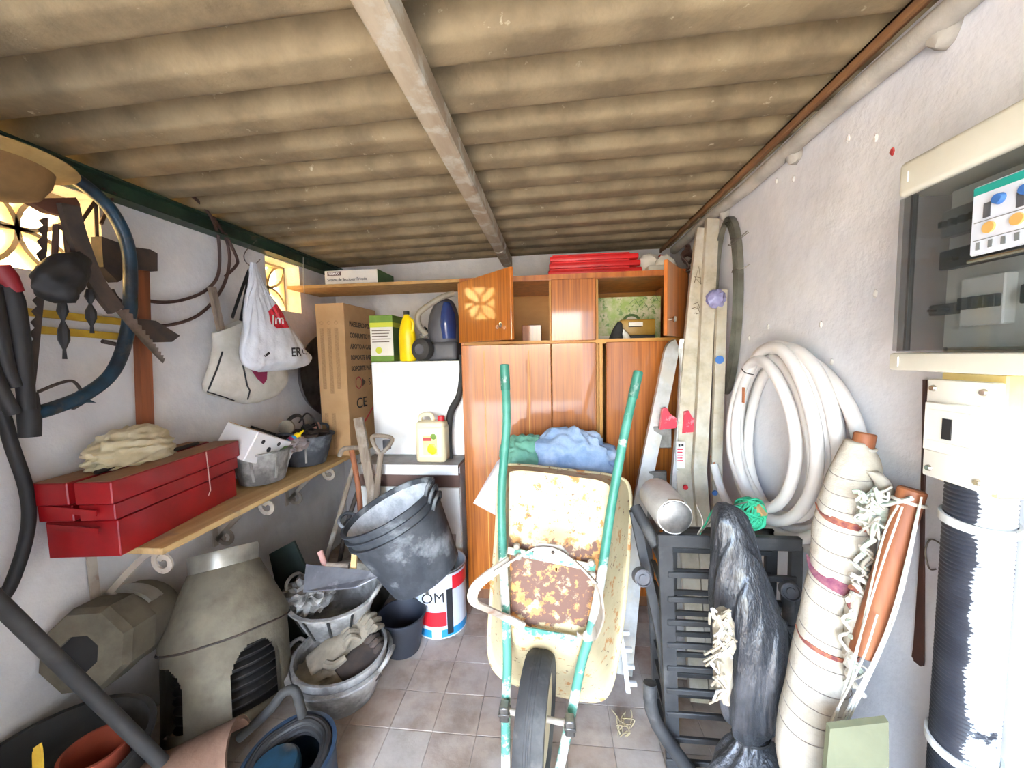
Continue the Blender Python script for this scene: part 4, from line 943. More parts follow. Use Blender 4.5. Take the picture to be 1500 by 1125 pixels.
obj('copper_end', MB().tube([te[0]-d_*.01, te[0]+d_*.04], .008, 10), 'copper', ep)
p = at(1085, 540, X=.74)
obj('black_tie', MB().tube(spline([at(1086, 540, X=.75), at(1092, 546, X=.735), at(1104, 549, X=.745)], 4), .002, 5), 'black', hc)
pm = V(.7425, 1.50+.2, 1.32)
obj('red_mark', MB().box(at(1086, 582, X=.742)-V(.002, .008, .02), at(1092, 568, X=.742)+V(.002, .008, .0)), 'copper', hc, smooth=0)
# ================================================================ RIGHT: IRON RACK, BUNDLES, HAMMOCK
RYF = 1.30
rk = thing('iron_slat_rack', 'black iron slatted frame panels stacked upright by the right wall', 'rack', (.6, 1.4, 0))
def ry_(py, px=1000): return at(px, py, Y=RYF).z
xs0 = at(968, 800, Y=RYF).x; xs1 = at(985, 1120, Y=RYF).x; xe = at(1178, 800, Y=RYF).x
ztop = at(1000, 782, Y=RYF).z
def xst(z): return xs0+(xs1-xs0)*(ztop-z)/(ztop)
obj('top_rail', MB().box((xs0-.012, RYF-.012, ztop-.045), (.79, RYF+.012, ztop), bevel=.004), 'black_iron', rk)
obj('stile', MB().bar([V(xs0+.012, RYF, ztop-.03), V(xs0+.05, RYF, .003)], .045, .02, up=(0, 1, 0)), 'black_iron', rk)
obj('stile', MB().bar([V(.775, RYF, ztop-.03), V(.78, RYF, .003)], .035, .02, up=(0, 1, 0)), 'black_iron', rk)
for k, py in enumerate((840, 876, 910, 943, 977, 1010, 1044, 1080, 1113)):
    z = at(1010, py, Y=RYF).z
    if z > .03: obj('slat', MB().box((xs0+.02, RYF-.016, z-.010), (.775, RYF-.002, z+.010), bevel=.003), 'black_iron', rk)
# second panel behind
r2 = thing('iron_slat_rack', 'second black iron slatted panel leaning behind the first', 'rack', (.6, 1.47, 0))
R2 = 1.45
x2 = at(975, 820, Y=R2).x; z2 = at(1000, 772, Y=R2).z
obj('top_rail', MB().box((x2-.01, R2-.01, z2-.04), (.80, R2+.01, z2), bevel=.003), 'black_iron', r2)
obj('stile', MB().box((x2, R2-.01, .002), (x2+.04, R2+.01, z2), bevel=.003), 'black_iron', r2)
obj('stile', MB().box((.76, R2-.01, .002), (.80, R2+.01, z2), bevel=.003), 'black_iron', r2)
for k in range(10):
    z = z2-.085-.082*k
    if z > .03: obj('slat', MB().box((x2+.02, R2-.013, z-.010), (.78, R2-.001, z+.010), bevel=.003), 'black_iron', r2)
# end panel seen edge-on, with round foot caps
r3 = thing('iron_end_frame', 'narrow black iron end frame with round foot caps beside the tray', 'frame', (.37, 1.4, 0))
e0 = at(928, 748, Y=1.42); e1 = V(.405, 1.30, .003)
obj('post', MB().bar([e0, V(.375, 1.36, .45), e1], .03, .03, up=(0, 1, 0)), 'black_iron', r3)
f0 = at(945, 760, Y=1.55)
obj('post', MB().bar([f0, V(f0.x+.03, 1.53, .4), V(f0.x+.05, 1.52, .003)], .03, .03, up=(0, 1, 0)), 'black_iron', r3)
for k in range(10):
    z = .10+.082*k
    obj('rung', MB().bar([V(.395-.003*k, 1.31+.009*k, z), V(f0.x+.045-.003*k, 1.52, z)], .018, .012, up=(0, 0, 1)), 'black_iron', r3)
obj('top_tube', MB().tube([at(930, 742, Y=1.42)+V(0, 0, .0), at(962, 800, Y=1.33)], .02, 12), 'black_iron', r3)
for (px, py, y) in ((941, 846, 1.27), ):
    p = at(px, py, Y=y); obj('foot_cap', MB().lathe([(0, .012), (.012, .012), (.013, .006), (.022, .006), (.024, .012), (.028, .010), (.03, -.02), (0, -.02)], frz(p, (.1, -1, .25)), 24), 'grey_plastic', r3)
p = at(1158, 866, Y=1.26)
obj('foot_cap', MB().lathe([(0, .012), (.012, .012), (.013, .006), (.022, .006), (.024, .012), (.028, .010), (.03, -.02), (0, -.02)], frz(p, (-.3, -1, .25)), 24), 'grey_plastic', rk)
obj('foot_tube', MB().tube([p+V(0, .02, 0), p+V(.02, .035, -.12)], .02, 12), 'black_iron', rk)
p = at(947, 1008, Y=1.26)
obj('loose_tube', MB().tube(spline([at(952, 1000, Y=1.27), at(962, 1060, Y=1.25), V(.50, 1.235, .02)], 4), .022, 12), 'black_iron', label='short dark tube standing at the foot of the iron frame', cat='tube')
# plastic-wrapped roll lying on the rack
pw2 = thing('wrapped_roll', 'white roll wrapped in clear plastic lying on the iron rack top', 'roll', (.48, 1.42, ztop))
c0 = at(960, 722, Y=1.50); c1 = at(985, 775, Y=1.30)
r_ = .062
c0.z = max(c0.z, z2+r_+.002); c1.z = ztop+r_+.004
dd = (c1-c0).normalized()
obj('roll', MB().lathe([(0, -.02), (r_*.8, -.016), (r_, .01), (r_*1.02, .1), (r_, .19), (r_*.92, .22), (r_*.6, .228), (0, .224)], frz(c0, dd), 30, fn=lambda p, a: p*(1+.03*nz(p, 30))), 'wrap_white', pw2)
obj('roll_end', MB().lathe([(0, .232), (r_*.55, .232), (r_*.86, .226), (r_*.86, .215), (0, .215)], frz(c0, dd), 28), 'steel', pw2)
obj('twist_mark', MB().tube(spline([c1+V(-.02, -.015, .055), c1+V(.01, -.02, .058), c1+V(.03, -.015, .05)], 4), .003, 5), 'ink_soft', pw2)
# ball of green twine
tw = thing('green_twine_ball', 'ball of sea-green nylon twine on the iron rack', 'twine', (.78, 1.42, ztop))
tc_ = at(1098, 752, Y=1.38)
obj('core', MB().lathe([(0, -.04), (.02, -.04), (.02, .05), (0, .05)], frz(tc_, (.5, -.6, .5)), 14), 'card', tw)
random.seed(5)
for k in range(26):
    n_ = V(random.gauss(0, 1), random.gauss(0, 1), random.gauss(0, 1)).normalized(); u = n_.orthogonal().normalized(); w = n_.cross(u)
    rr = random.uniform(.046, .058)
    obj('twine_turn', MB().tube([tc_+(u*cos(q*pi/12)*rr+w*sin(q*pi/12)*rr*.8)+n_*random.uniform(-.002, .002) for q in range(24)], .0035, 5, closed=True), 'twine', tw)
obj('loose_end', MB().tube(spline([tc_+V(-.04, -.02, .03), at(1050, 742, Y=1.34), at(1032, 770, Y=1.30), at(1025, 782, Y=1.28)], 6), .003, 5), 'twine', tw)
obj('thin_wire', MB().tube(spline([at(1096, 735, Y=1.27), at(1062, 745, Y=1.26), at(1040, 765, Y=1.25), at(1022, 783, Y=1.27), at(1030, 765, Y=1.27), at(1020, 740, Y=1.29)], 6), .0022, 5), 'wire', label='thin looped wire lying over the iron rack top', cat='wire')
# black plastic bundle
bb = thing('black_plastic_bundle', 'long bundle in torn black plastic tied near its foot', 'bundle', (.68, 1.16, 0))
def brow(y, l, r, dpt, Y): return (at(l, y, Y=Y), at(r, y, Y=Y), dpt, (0, 1, .1))
rows = [brow(738, 1060, 1072, .01, 1.20), brow(755, 1052, 1096, .03, 1.19), brow(800, 1050, 1113, .045, 1.18), brow(860, 1048, 1128, .06, 1.16), brow(920, 1048, 1152, .075, 1.15), brow(980, 1052, 1160, .08, 1.14), brow(1030, 1060, 1145, .07, 1.13), brow(1062, 1068, 1130, .045, 1.12), brow(1078, 1078, 1122, .03, 1.11), brow(1100, 1058, 1150, .05, 1.10), brow(1125, 1040, 1170, .065, 1.08), brow(1165, 1035, 1180, .07, 1.06), brow(1215, 1045, 1175, .06, 1.04)]
mb = MB(); mb.loft(rows, n=110, sub=8)
for v in mb.bm.verts:
    c = V(.66, 1.15, v.co.z); d = v.co-c; d.z = 0
    a = math.atan2(d.y, d.x)
    w_ = nz(V(cos(a)*1.5, sin(a)*1.5, v.co.z*1.3), 1.6, 2)
    q = 1-2.6*abs(nz(V(cos(a)*3.2+w_*.5, sin(a)*3.2, v.co.z*.9), 1.5, 4)) + .6*(1-2.4*abs(nz(V(cos(a)*6+w_, sin(a)*6, v.co.z*1.6), 1.4, 7))) + .8*w_
    v.co += d.normalized()*q*.011
zmin = min(v.co.z for v in mb.bm.verts)
for v in mb.bm.verts:
    if v.co.z < .004: v.co.z = .004
obj('plastic_cover', mb, 'bin_bag', bb, smooth=80)
obj('tie_cord', MB().tube([at(1100, 1078, Y=1.11)+V(.05*cos(q*pi/8), .035*sin(q*pi/8), 0) for q in range(16)], .004, 6, closed=True), 'black', bb)
random.seed(9)
sp = obj('torn_filling', MB().loft([(at(1048, 895, Y=1.07), at(1066, 890, Y=1.07), .012, (0, 1, 0)), (at(1046, 930, Y=1.065), at(1076, 925, Y=1.065), .022, (0, 1, 0)), (at(1046, 975, Y=1.06), at(1072, 975, Y=1.06), .022, (0, 1, 0)), (at(1050, 1010, Y=1.06), at(1070, 1015, Y=1.06), .015, (0, 1, 0)), (at(1058, 1030, Y=1.06), at(1066, 1030, Y=1.06), .006, (0, 1, 0))], n=22, amp=.010, fs=60), 'straw_paper', bb)
for k in range(34):
    p = at(random.uniform(1044, 1072), random.uniform(895, 1020), Y=1.045)
    obj('straw_curl', MB().tube(spline([p, p+V(random.uniform(-.02, .02), -.01, .015), p+V(random.uniform(-.03, .02), -.004, -.02)], 4), .0035, 5), 'straw_paper' if k % 3 else 'white_lam', sp)
# hammock roll with wooden spreader bars
hm = thing('rolled_hammock', 'rolled cream striped hammock with wooden spreader bars leaning on the wall', 'hammock', (.7, 1.1, 0))
def hrow(y, l, r, dpt, Y, dy=0): return (at(l, y+dy, Y=Y), at(r, y-dy*.2, Y=Y), dpt, (0, 1, .1))
hrows = [hrow(646, 1238, 1262, .02, 1.06), hrow(665, 1226, 1282, .036, 1.055, 6), hrow(705, 1208, 1290, .05, 1.05, 10), hrow(760, 1196, 1284, .056, 1.04, 6), hrow(820, 1190, 1274, .058, 1.03), hrow(880, 1180, 1262, .058, 1.02), hrow(945, 1166, 1248, .058, 1.005), hrow(1010, 1156, 1236, .058, .99), hrow(1060, 1144, 1222, .056, .98), hrow(1110, 1140, 1212, .045, .97), hrow(1150, 1150, 1200, .03, .965)]
mb = MB(); mb.loft(hrows, n=40, sub=6)
for v in mb.bm.verts:
    q = nz(v.co, 9, 1)+.5*nz(v.co, 20, 3); v.co += V(.4, -1, 0).normalized()*q*.006
obj('cloth_roll', mb, 'hammock', hm, smooth=70)
Lp = spline([r[0] for r in hrows], 6); Rp = spline([r[1] for r in hrows], 6); Dp = spline([V(r[2], 0, 0) for r in hrows], 6)
def ringband(i, di=0, ext=.0022, rad=.0010, m='hammock_line', nm='woven_line', w=None):
    a = []
    for q in range(-1, 10):
        th = pi+q*pi/8.5
        ii = min(max(i+di*(q/9), 0), len(Lp)-1.001); k = int(ii); f = ii-k
        l = Lp[k].lerp(Lp[k+1], f); r = Rp[k].lerp(Rp[k+1], f); d = Dp[k].lerp(Dp[k+1], f).x
        c = (l+r)/2; h = (r-l)/2
        p = c+h*cos(th)*1.03+V(0, 1, .1).normalized()*sin(th)*d
        qn = nz(p, 9, 1)+.5*nz(p, 20, 3); p += V(.4, -1, 0).normalized()*(qn*.006+ext); a.append(p)
    if w: obj(nm, MB().bar(spline(a, 2), w, .002, up=(.2, -1, 0)), m, hm)
    else: obj(nm, MB().tube(spline(a, 2), rad, 5), m, hm)
for i in (9, 12, 14.5, 17.5, 21, 23.5, 26.5, 29, 33, 36, 39, 41.5, 44, 47): ringband(i, 2.2)
ringband(15.8, 3.5, .0025, w=.016, m='band_orange', nm='woven_band'); ringband(24.8, 4.0, .0025, w=.028, m='band_plum', nm='woven_band'); ringband(34.3, 2, .0025, w=.01, m='band_orange', nm='woven_band')
b0 = at(1268, 634, Y=1.06); b1_ = at(1258, 680, Y=1.055)
def rod(a, b, r, nm): 
    d = (b-a).normalized(); L = (b-a).length
    return obj(nm, MB().lathe([(0, 0), (r*.85, 0), (r, .004), (r, L-.004), (r*.85, L), (0, L)], frz(a, d), 18), 'brown_wood', hm)
rod(b0, b1_+ (b1_-b0)*2, .023, 'spreader_bar')
c0 = at(1337, 716, Y=.92); c1 = at(1262, 958, Y=.915)
rod(c0, c1, .0245, 'spreader_bar')
dirb = (c1-c0).normalized()
obj('rope_turn', MB().tube([c0+dirb*.03+ (frz(V(0, 0, 0), dirb).to_3x3() @ V(.027*cos(q*pi/8), .027*sin(q*pi/8), 0)) for q in range(16)], .004, 6, closed=True), 'cord', hm)
obj('rope_turn', MB().tube([b0+(b1_-b0)*.5+V(.026*cos(q*pi/8), .026*sin(q*pi/8), 0) for q in range(16)], .004, 6, closed=True), 'cord', hm)
random.seed(3)
for k, (q0, q1, q2, m_) in enumerate((((1350, 728), (1312, 900), (1240, 1062), 'cord'), ((1347, 740), (1302, 915), (1233, 1066), 'cord_green'), ((1343, 770), (1296, 930), (1228, 1064), 'cord'), ((1322, 742), (1285, 850), (1222, 1060), 'cord'), ((1316, 740), (1290, 800), (1246, 1000), 'cord_green'), ((1285, 900), (1262, 970), (1216, 1058), 'cord'))):
    obj('hammock_string', MB().tube(spline([at(*q0, Y=.885), at(*q1, Y=.88), at(*q2, Y=.90)], 8), .0022, 6), m_, hm)
obj('hammock_string', MB().tube(spline([at(1336, 730, Y=.89), at(1305, 738, Y=.93), at(1278, 742, Y=.955)], 6), .005, 6), 'cord_green', hm)
for k in range(26):
    p = at(random.uniform(1262, 1302), random.uniform(722, 785), Y=.955+random.uniform(-.015, .015))
    q = [p+V(random.uniform(-.022, .022), random.uniform(-.012, .012), random.uniform(-.022, .022)) for _ in range(5)]
    obj('netting_loop', MB().tube(spline(q, 5), .0028, 6), 'cord_green' if k % 2 else 'cord', hm)
obj('netting_knot', MB().blob(at(1283, 752, Y=.975), (.034, .025, .038), amp=.3, sub=3, seed=4, ridge=True), 'cord_green', hm)
for k in range(22):
    t_ = random.random(); p = at(1272-28*t_+random.uniform(-10, 10), 790+200*t_, Y=.955-.03*t_)
    q = [p+V(random.uniform(-.022, .022), random.uniform(-.012, .012), .035-.022*i) for i in range(5)]
    obj('fringe_strand', MB().tube(spline(q, 4), random.choice((.0025, .004, .006)), 6), random.choice(('cord', 'cord', 'cord_green', 'hammock', 'band_orange')), hm)
obj('folded_edge', MB().loft([(at(1270, 690, Y=1.01), at(1286, 690, Y=1.01), .015, (0, 1, 0)), (at(1284, 712, Y=.985), at(1304, 708, Y=.985), .02, (0, 1, 0)), (at(1294, 740, Y=.965), at(1308, 735, Y=.965), .015, (0, 1, 0))], amp=.004, fs=40), 'hammock', hm)
obj('folded_edge', MB().loft([(at(1250, 865, Y=.955), at(1274, 860, Y=.955), .015, (0, 1, 0)), (at(1240, 900, Y=.945), at(1268, 890, Y=.945), .022, (0, 1, 0)), (at(1236, 960, Y=.935), at(1252, 955, Y=.935), .015, (0, 1, 0))], amp=.005, fs=40), 'hammock', hm)
# khaki board low in front
kbp = [at(1172, 1125, Y=.82), at(1216, 1068, Y=.85), at(1302, 1058, Y=.84), at(1298, 1125, Y=.80)]
kb2 = [kbp[0]+V(-.02, -.06, -.30), kbp[1], kbp[2], kbp[3]+V(0, -.05, -.30)]
zf = min(p.z for p in kb2)
kb2[0].z = .003; kb2[3].z = .003
obj('khaki_board', MB().slab(kb2, (.0, .012, .004)), 'khaki_board', smooth=0, label='greenish khaki board propped at the foot of the hammock', cat='board')
# ================================================================ RIGHT WALL: ELECTRICS
eb = thing('distribution_box', 'large cream electrical enclosure with smoked clear door on the right wall', 'electrical box', (.78, .67, 1.455))
EX, EY0, EY1, EZ0, EZ1 = .70, .43, .893, 1.452, 1.868
obj('back_shell', MB().box((.80, EY0, EZ0), (.858, EY1, EZ1), bevel=.006, seg=2), 'cream_plastic', eb)
obj('top_cover', MB().box((EX, EY0, EZ1-.068), (.80, EY1, EZ1), bevel=.010, seg=3), 'cream_plastic', eb)
obj('bottom_cover', MB().box((EX, EY0, EZ0), (.80, EY1, EZ0+.036), bevel=.006, seg=2), 'cream_plastic', eb)
obj('side_wall', MB().box((EX+.012, EY1-.012, EZ0+.037), (.80, EY1-.004, EZ1-.069)), 'smoke', eb, smooth=0)
obj('side_wall', MB().box((EX+.012, EY0+.004, EZ0+.037), (.80, EY0+.012, EZ1-.069)), 'smoke', eb, smooth=0)
obj('mounting_panel', MB().box((.762, EY0+.02, EZ0+.045), (.768, EY1-.045, EZ1-.075)), 'panel_grey', eb, smooth=0)
obj('clear_door', MB().box((EX+.004, EY0+.008, EZ0+.040), (EX+.009, EY1-.002, EZ1-.070), bevel=.0015), 'smoke', eb, smooth=0)
obj('door_stile', MB().box((EX+.003, EY1-.035, EZ0+.040), (EX+.012, EY1-.030, EZ1-.072)), 'dark_grey', eb, smooth=0)
def breaker(y, z, w, h, m='switch_grey', nt_=4):
    b_ = obj('breaker', MB().box((.742, y-w, z), (.7625, y, z+h), bevel=.002), m, eb, smooth=0)
    for k in range(nt_):
        yy = y-w*(k+.5)/nt_
        obj('toggle', MB().box((.732, yy-.005, z+h*.35), (.744, yy+.004, z+h*.6), bevel=.001), 'ink', b_, smooth=0)
    return b_
breaker(.845, 1.705, .09, .05, nt_=5); breaker(.745, 1.715, .09, .05, nt_=4)
breaker(.845, 1.645, .20, .035, 'dark_grey', 3)
breaker(.80, 1.535, .07, .085, 'switch_white', 4); breaker(.86, 1.56, .05, .02, 'dark_grey', 2)
breaker(.71, 1.565, .05, .03, 'dark_grey', 1)
# timer card fixed on the door front
for tname, args in (('card', None),):
    c_ = obj('timer_card', MB().box((EX-.004, .46, 1.648), (EX+.003, .742, 1.760), bevel=.003), 'can_white', eb, smooth=0)
    obj('teal_strip', MB().box((EX-.0052, .46, 1.745), (EX-.003, .738, 1.757)), 'teal', c_, smooth=0)
    for k in range(3):
        obj('dial', MB().lathe([(0, .006), (.007, .006), (.009, 0)], frz(V(EX-.004, .70-.035*k, 1.728), (-1, 0, 0)), 16), 'blue_btn', c_)
        obj('button', MB().lathe([(0, .003), (.009, .003), (.009, 0)], frz(V(EX-.004, .712-.038*k, 1.688), (-1, 0, 0)), 16), 'amber_btn', c_)
        obj('display', MB().box((EX-.0052, .722-.045*k-.010, 1.705), (EX-.003, .722-.045*k, 1.728)), 'grey_plastic', c_, smooth=0)
    for k in range(8): obj('terminal', MB().box((EX-.0052, .730-.018*k-.006, 1.656), (EX-.003, .730-.018*k, 1.668)), 'switch_grey', c_, smooth=0)
    for z in (1.671, 1.700): obj('printed_rule', MB().box((EX-.0050, .47, z), (EX-.003, .735, z+.0012)), 'switch_grey', c_, smooth=0)
obj('door_catch', MB().tube([V(EX-.002, .742, 1.640), V(EX-.002, .60, 1.640)], .004, 8), 'chrome', eb)
for (y, z) in ((.87, 1.835), (.87, 1.47)):
    obj('corner_mark', MB().box((EX-.001, y-.002, z-.010), (EX+.001, y, z+.010)), 'white_ink', eb, smooth=0)
obj('dark_cable', MB().tube(spline([V(.74, .60, 1.50), V(.735, .57, 1.56), V(.74, .55, 1.62), V(.75, .50, 1.64)], 5), .016, 10), 'black', eb)
# small cream breaker box below
sbx = thing('small_breaker_box', 'small cream breaker box with yellowed side under the large enclosure', 'electrical box', (.81, .81, 1.22))
BX, BY0, BY1, BZ0, BZ1 = .758, .752, .872, 1.235, 1.430
obj('box_body', MB().box((BX+.022, BY0, BZ0-.008), (.858, BY1-.004, BZ1+.018), bevel=.003), 'yellowed', sbx, smooth=0)
obj('front_cover', MB().box((BX, BY0, BZ0), (BX+.022, BY1, BZ1+.004), bevel=.004, seg=2), 'cream_shell', sbx)
obj('raised_panel', MB().box((BX-.008, BY0+.006, BZ0+.055), (BX, BY1-.006, BZ1-.04), bevel=.003), 'cream_shell', sbx)
obj('switch_window', MB().box((BX-.010, .808, BZ0+.085), (BX-.007, .825, BZ0+.125)), 'ink', sbx, smooth=0)
for z in (BZ0+.075, BZ0+.137): obj('guide_rib', MB().box((BX-.0095, .775, z), (BX-.007, .855, z+.003)), 'cream_shell', sbx, smooth=0)
for (y, z) in ((BY0+.014, BZ0+.018), (BY1-.014, BZ0+.018), (BY0+.014, BZ1-.014), (BY1-.014, BZ1-.014)):
    obj('screw', MB().lathe([(0, .004), (.005, .004), (.007, 0)], frz(V(BX, y, z), (-1, 0, 0)), 12), 'chrome', sbx)
# ribbed black pipe down the wall, whitewash splashed on one side
custom('ribbed_limed', (36, 40, 50), [((48, 52, 62), 9, .45, .6, None, 0, 0, 0), ((178, 182, 184), 9, .50, .53, 'Y', -.022, -.042, .16)], rough=.45)
rp_ = thing('ribbed_pipe', 'thick black corrugated conduit splashed with white paint on the right wall', 'pipe', (.80, .80, 0))
prof = []; z = .004; RP = .047
prof.append((0, z))
while z < 1.235:
    prof += [(RP-.003, z), (RP, z+.002), (RP, z+.005), (RP-.003, z+.007)]; z += .0085
prof.append((0, z))
obj('corrugated_wall', MB().lathe(prof, Matrix.Translation((.803, .805, 0)), 28), 'ribbed_limed', rp_, smooth=60)
for zz in (1.165, .70, .30):
    obj('strap', MB().bar([V(.803+.0505*cos(q*pi/10), .805+.0505*sin(q*pi/10), zz+.006*sin(q*pi/10)) for q in range(20)], .005, .016, up=(0, 0, 1), closed=True), 'strap_white', rp_)
    obj('strap_tail', MB().bar([V(.815, .755, zz), V(.84, .73, zz-.006), V(.852, .70, zz+.004)], .014, .005, up=(0, 0, 1)), 'strap_white', rp_)
# brown strap hanging down the wall
hs = [at(1355, 556, X=.85), at(1354, 640, X=.85), at(1352, 720, X=.852), at(1351, 800, X=.852), at(1349, 870, X=.852), at(1346, 950, X=.852), at(1344, 972, X=.852)]
mb = MB()
mb.sweep(spline(hs, 6), [(-.002, -.5), (.002, -.5), (.002, .5), (-.002, .5)], up=(1, 0, 0))
for v in mb.bm.verts: pass
mb = MB(); HS = spline(hs, 6); rowsL = []
for i, p in enumerate(HS):
    t_ = i/(len(HS)-1); w = .004 if t_ < .5 else .004+.010*min(1, (t_-.5)/.4); w *= 1 if t_ < .97 else .6
    rowsL.append([p+V(-.002, -w, 0), p+V(-.002, w, 0), p+V(.002, w, 0), p+V(.002, -w, 0)])
vs = mb.quadgrid(rowsL, closeu=True); mb.cap(vs[0], True); mb.cap(vs[-1])
obj('hanging_strap', mb, 'brown_strap', label='long thin dark brown strap hanging below the large enclosure', cat='strap')
p = at(1372, 815, X=.856)
obj('wire_loop', MB().tube(spline([p+V(0, -.02, .03), p+V(-.004, .01, .035), p+V(-.004, .022, .0), p+V(-.003, .012, -.035), p+V(0, .0, -.03)], 5), .0018, 5), 'wire', label='thin wire loop on the wall by the ribbed pipe', cat='wire')
# dry weed on the floor
dw = thing('dry_weed', 'small dry weed on the floor beside the iron frame', 'weed', (.33, 1.42, 0))
p0 = at(914, 1070, Z=.0); random.seed(21)
for k in range(14):
    q = p0+V(random.uniform(-.03, .03), random.uniform(-.03, .03), .001)
    obj('stalk', MB().tube(spline([q, q+V(random.uniform(-.02, .02), random.uniform(-.02, .02), .03), q+V(random.uniform(-.04, .04), random.uniform(-.04, .04), .05)], 3), .002, 5), 'dry_weed', dw)
# ================================================================ LEFT FLOOR: TUBS, BUCKETS, COWLS
from mathutils.bvhtree import BVHTree
def bvh(o):
    me = o.data; w = WL[o.name]
    return BVHTree.FromPolygons([v.co+w for v in me.vertices], [p.vertices[:] for p in me.polygons])
def onto(tree, px, py, lift):
    d = (CR*((px-750)/FPX) - CU*((py-562.5)/FPX) + CF).normalized()
    h = tree.ray_cast(EYE, d)
    return (h[0]-d*lift) if h[0] else None
def patch(name, poly, target, m, parent, lift=.0015, res=6, rings=5):
    """a printed patch laid on the surface of a thing"""
    t_ = bvh(target); P = []
    for i in range(len(poly)):
        a = poly[i]; b = poly[(i+1) % len(poly)]
        for k in range(res): P.append((a[0]+(b[0]-a[0])*k/res, a[1]+(b[1]-a[1])*k/res))
    cx = sum(p[0] for p in P)/len(P); cy = sum(p[1] for p in P)/len(P); rows = []
    for r in range(rings+1):
        f = max(1-r/rings, .02); row = []
        for p in P:
            q = onto(t_, cx+(p[0]-cx)*f, cy+(p[1]-cy)*f, lift)
            if q is None: q = row[-1] if row else onto(t_, cx, cy, lift)
            row.append(q)
        rows.append(row)
    mb = MB(); mb.quadgrid(rows, closeu=True)
    return obj(name, mb, m, parent, smooth=60, normals=False)
def print_text(s, px, py, size, ang, target, m, parent, sx=1.0, lift=.002, bold=0):
    cu = bpy.data.curves.new('t', 'FONT'); cu.body = s; cu.size = 1; cu.resolution_u = 4; cu.offset = bold
    t = bpy.data.objects.new('t', cu); COL.objects.link(t)
    dg = bpy.context.evaluated_depsgraph_get(); me = bpy.data.meshes.new_from_object(t.evaluated_get(dg))
    COL.objects.unlink(t); bpy.data.objects.remove(t)
    tr = bvh(target); mb = MB(); mb.bm.from_mesh(me); bmesh.ops.subdivide_edges(mb.bm, edges=mb.bm.edges, cuts=1)
    ca, sa = cos(radians(ang)), sin(radians(ang)); last = None; bad = []
    for v in mb.bm.verts:
        u, w = v.co.x*size*sx, v.co.y*size
        q = onto(tr, px+u*ca+w*sa*0-w*sin(radians(-ang))*0+w*(-sa), py-u*sa-w*ca, lift)
        if q is None: bad.append(v)
        else: v.co = q
    bmesh.ops.delete(mb.bm, geom=bad, context='VERTS')
    return obj('lettering', mb, m, parent, smooth=0, normals=False)
# stack of black tubs, tilted
rc_ = at(573, 747, Y=1.80); bc_ = at(624, 838, Y=1.85)
axd = (rc_-bc_); Ht = axd.length; axd.normalize()
for k, lb in enumerate(('outermost of three nested black rubber tubs tilted beside the white cabinet', 'middle one of three nested black rubber tubs', 'mortar-crusted innermost of three nested black rubber tubs')):
    T, M = tub('rubber_tub', bc_+axd*(.0+.04*k), axd, .238, .185, Ht-.05, 'rubber_dusty', lb, 'tub', 'nested black tubs', rim=.009)
    if k == 2:
        obj('mortar_crust', MB().lathe([(0, .10), (.17, .105), (.193, .125), (.226, Ht-.075), (.221, Ht-.075), (.188, .135), (.16, .112), (0, .108)], M, 40), 'mortar', T)
    if k == 0:
        p = at(629, 848, Y=1.90)
# support pot under tubs
def simple_pot(name, base, rt_, rb, H, m, label, cat, im=None, axis=(0, 0, 1)):
    T = thing(name, label, cat, base); M = frz(base, axis)
    obj('pot_wall', MB().lathe([(0, .0), (rb, 0), (rb+.001, .004), (rt_-.002, H-.008), (rt_+.005, H-.006), (rt_+.005, H), (rt_-.004, H), (rb-.005, .008), (0, .008)], M, 36), m, T)
    if im: obj('dried_paint', MB().lathe([(0, .03), (rb-.004, .03), (rb-.004, .034), (0, .034)], M, 30), im, T)
    return T
pb_ = at(590, 955, Z=0); simple_pot('dark_pot', V(pb_.x-.01, pb_.y+.03, 0), .118, .085, .19, 'dark_pot', 'dark blue-grey plastic pot with red paint inside, beside the paint can', 'pot', 'dull_red')
simple_pot('grey_pot', V(-1.16, 1.86, .0), .10, .12, .185, 'rubber_limed', 'upturned grey pot hidden under the bucket of trowels', 'pot')
# paint can
PC = V(-.648, 2.025, 0); R_ = .14; Hc = .36
pc = thing('paint_can', 'white metal paint can with red and blue bands and black letters', 'paint can', PC)
M = Matrix.Translation(PC)
can = obj('can_wall', MB().lathe([(0, .006), (R_-.004, .004), (R_, .0), (R_, .01), (R_, Hc-.012), (R_+.004, Hc-.006), (R_+.004, Hc), (R_-.003, Hc), (R_-.003, .012), (0, .012)], M, 48), 'can_white', pc)
def band(z0, z1, a0, a1, m, k=.0008): return obj('printed_band', MB().lathe([(R_+k, z0), (R_+k, z1)], M, 30, radians(a0), radians(a1), caps=False), m, pc)
band(.008, .05, 0, 360, 'blue_paint'); band(.07, .15, -170, -62, 'can_red'); band(.02, .27, -61, -47, 'can_black'); band(.26, .335, -47, 25, 'can_red'); band(.008, .06, -95, -74, 'can_white', .0012)
print_text('OM', 617, 885, 21, 4, can, 'ink', pc, sx=1.05, lift=.003, bold=0)
obj('rim_ring', MB().lathe([(R_+.004, Hc-.01), (R_+.007, Hc-.005), (R_+.004, Hc), (R_, Hc-.005), (R_+.004, Hc-.01)], M, 40, caps=False), 'steel', pc)
q = PC+V(-.03, -R_-.004, 0)
obj('bail_lug', MB().box(q+V(-.008, -.003, .25), q+V(.008, .004, .31), bevel=.002), 'steel', pc)
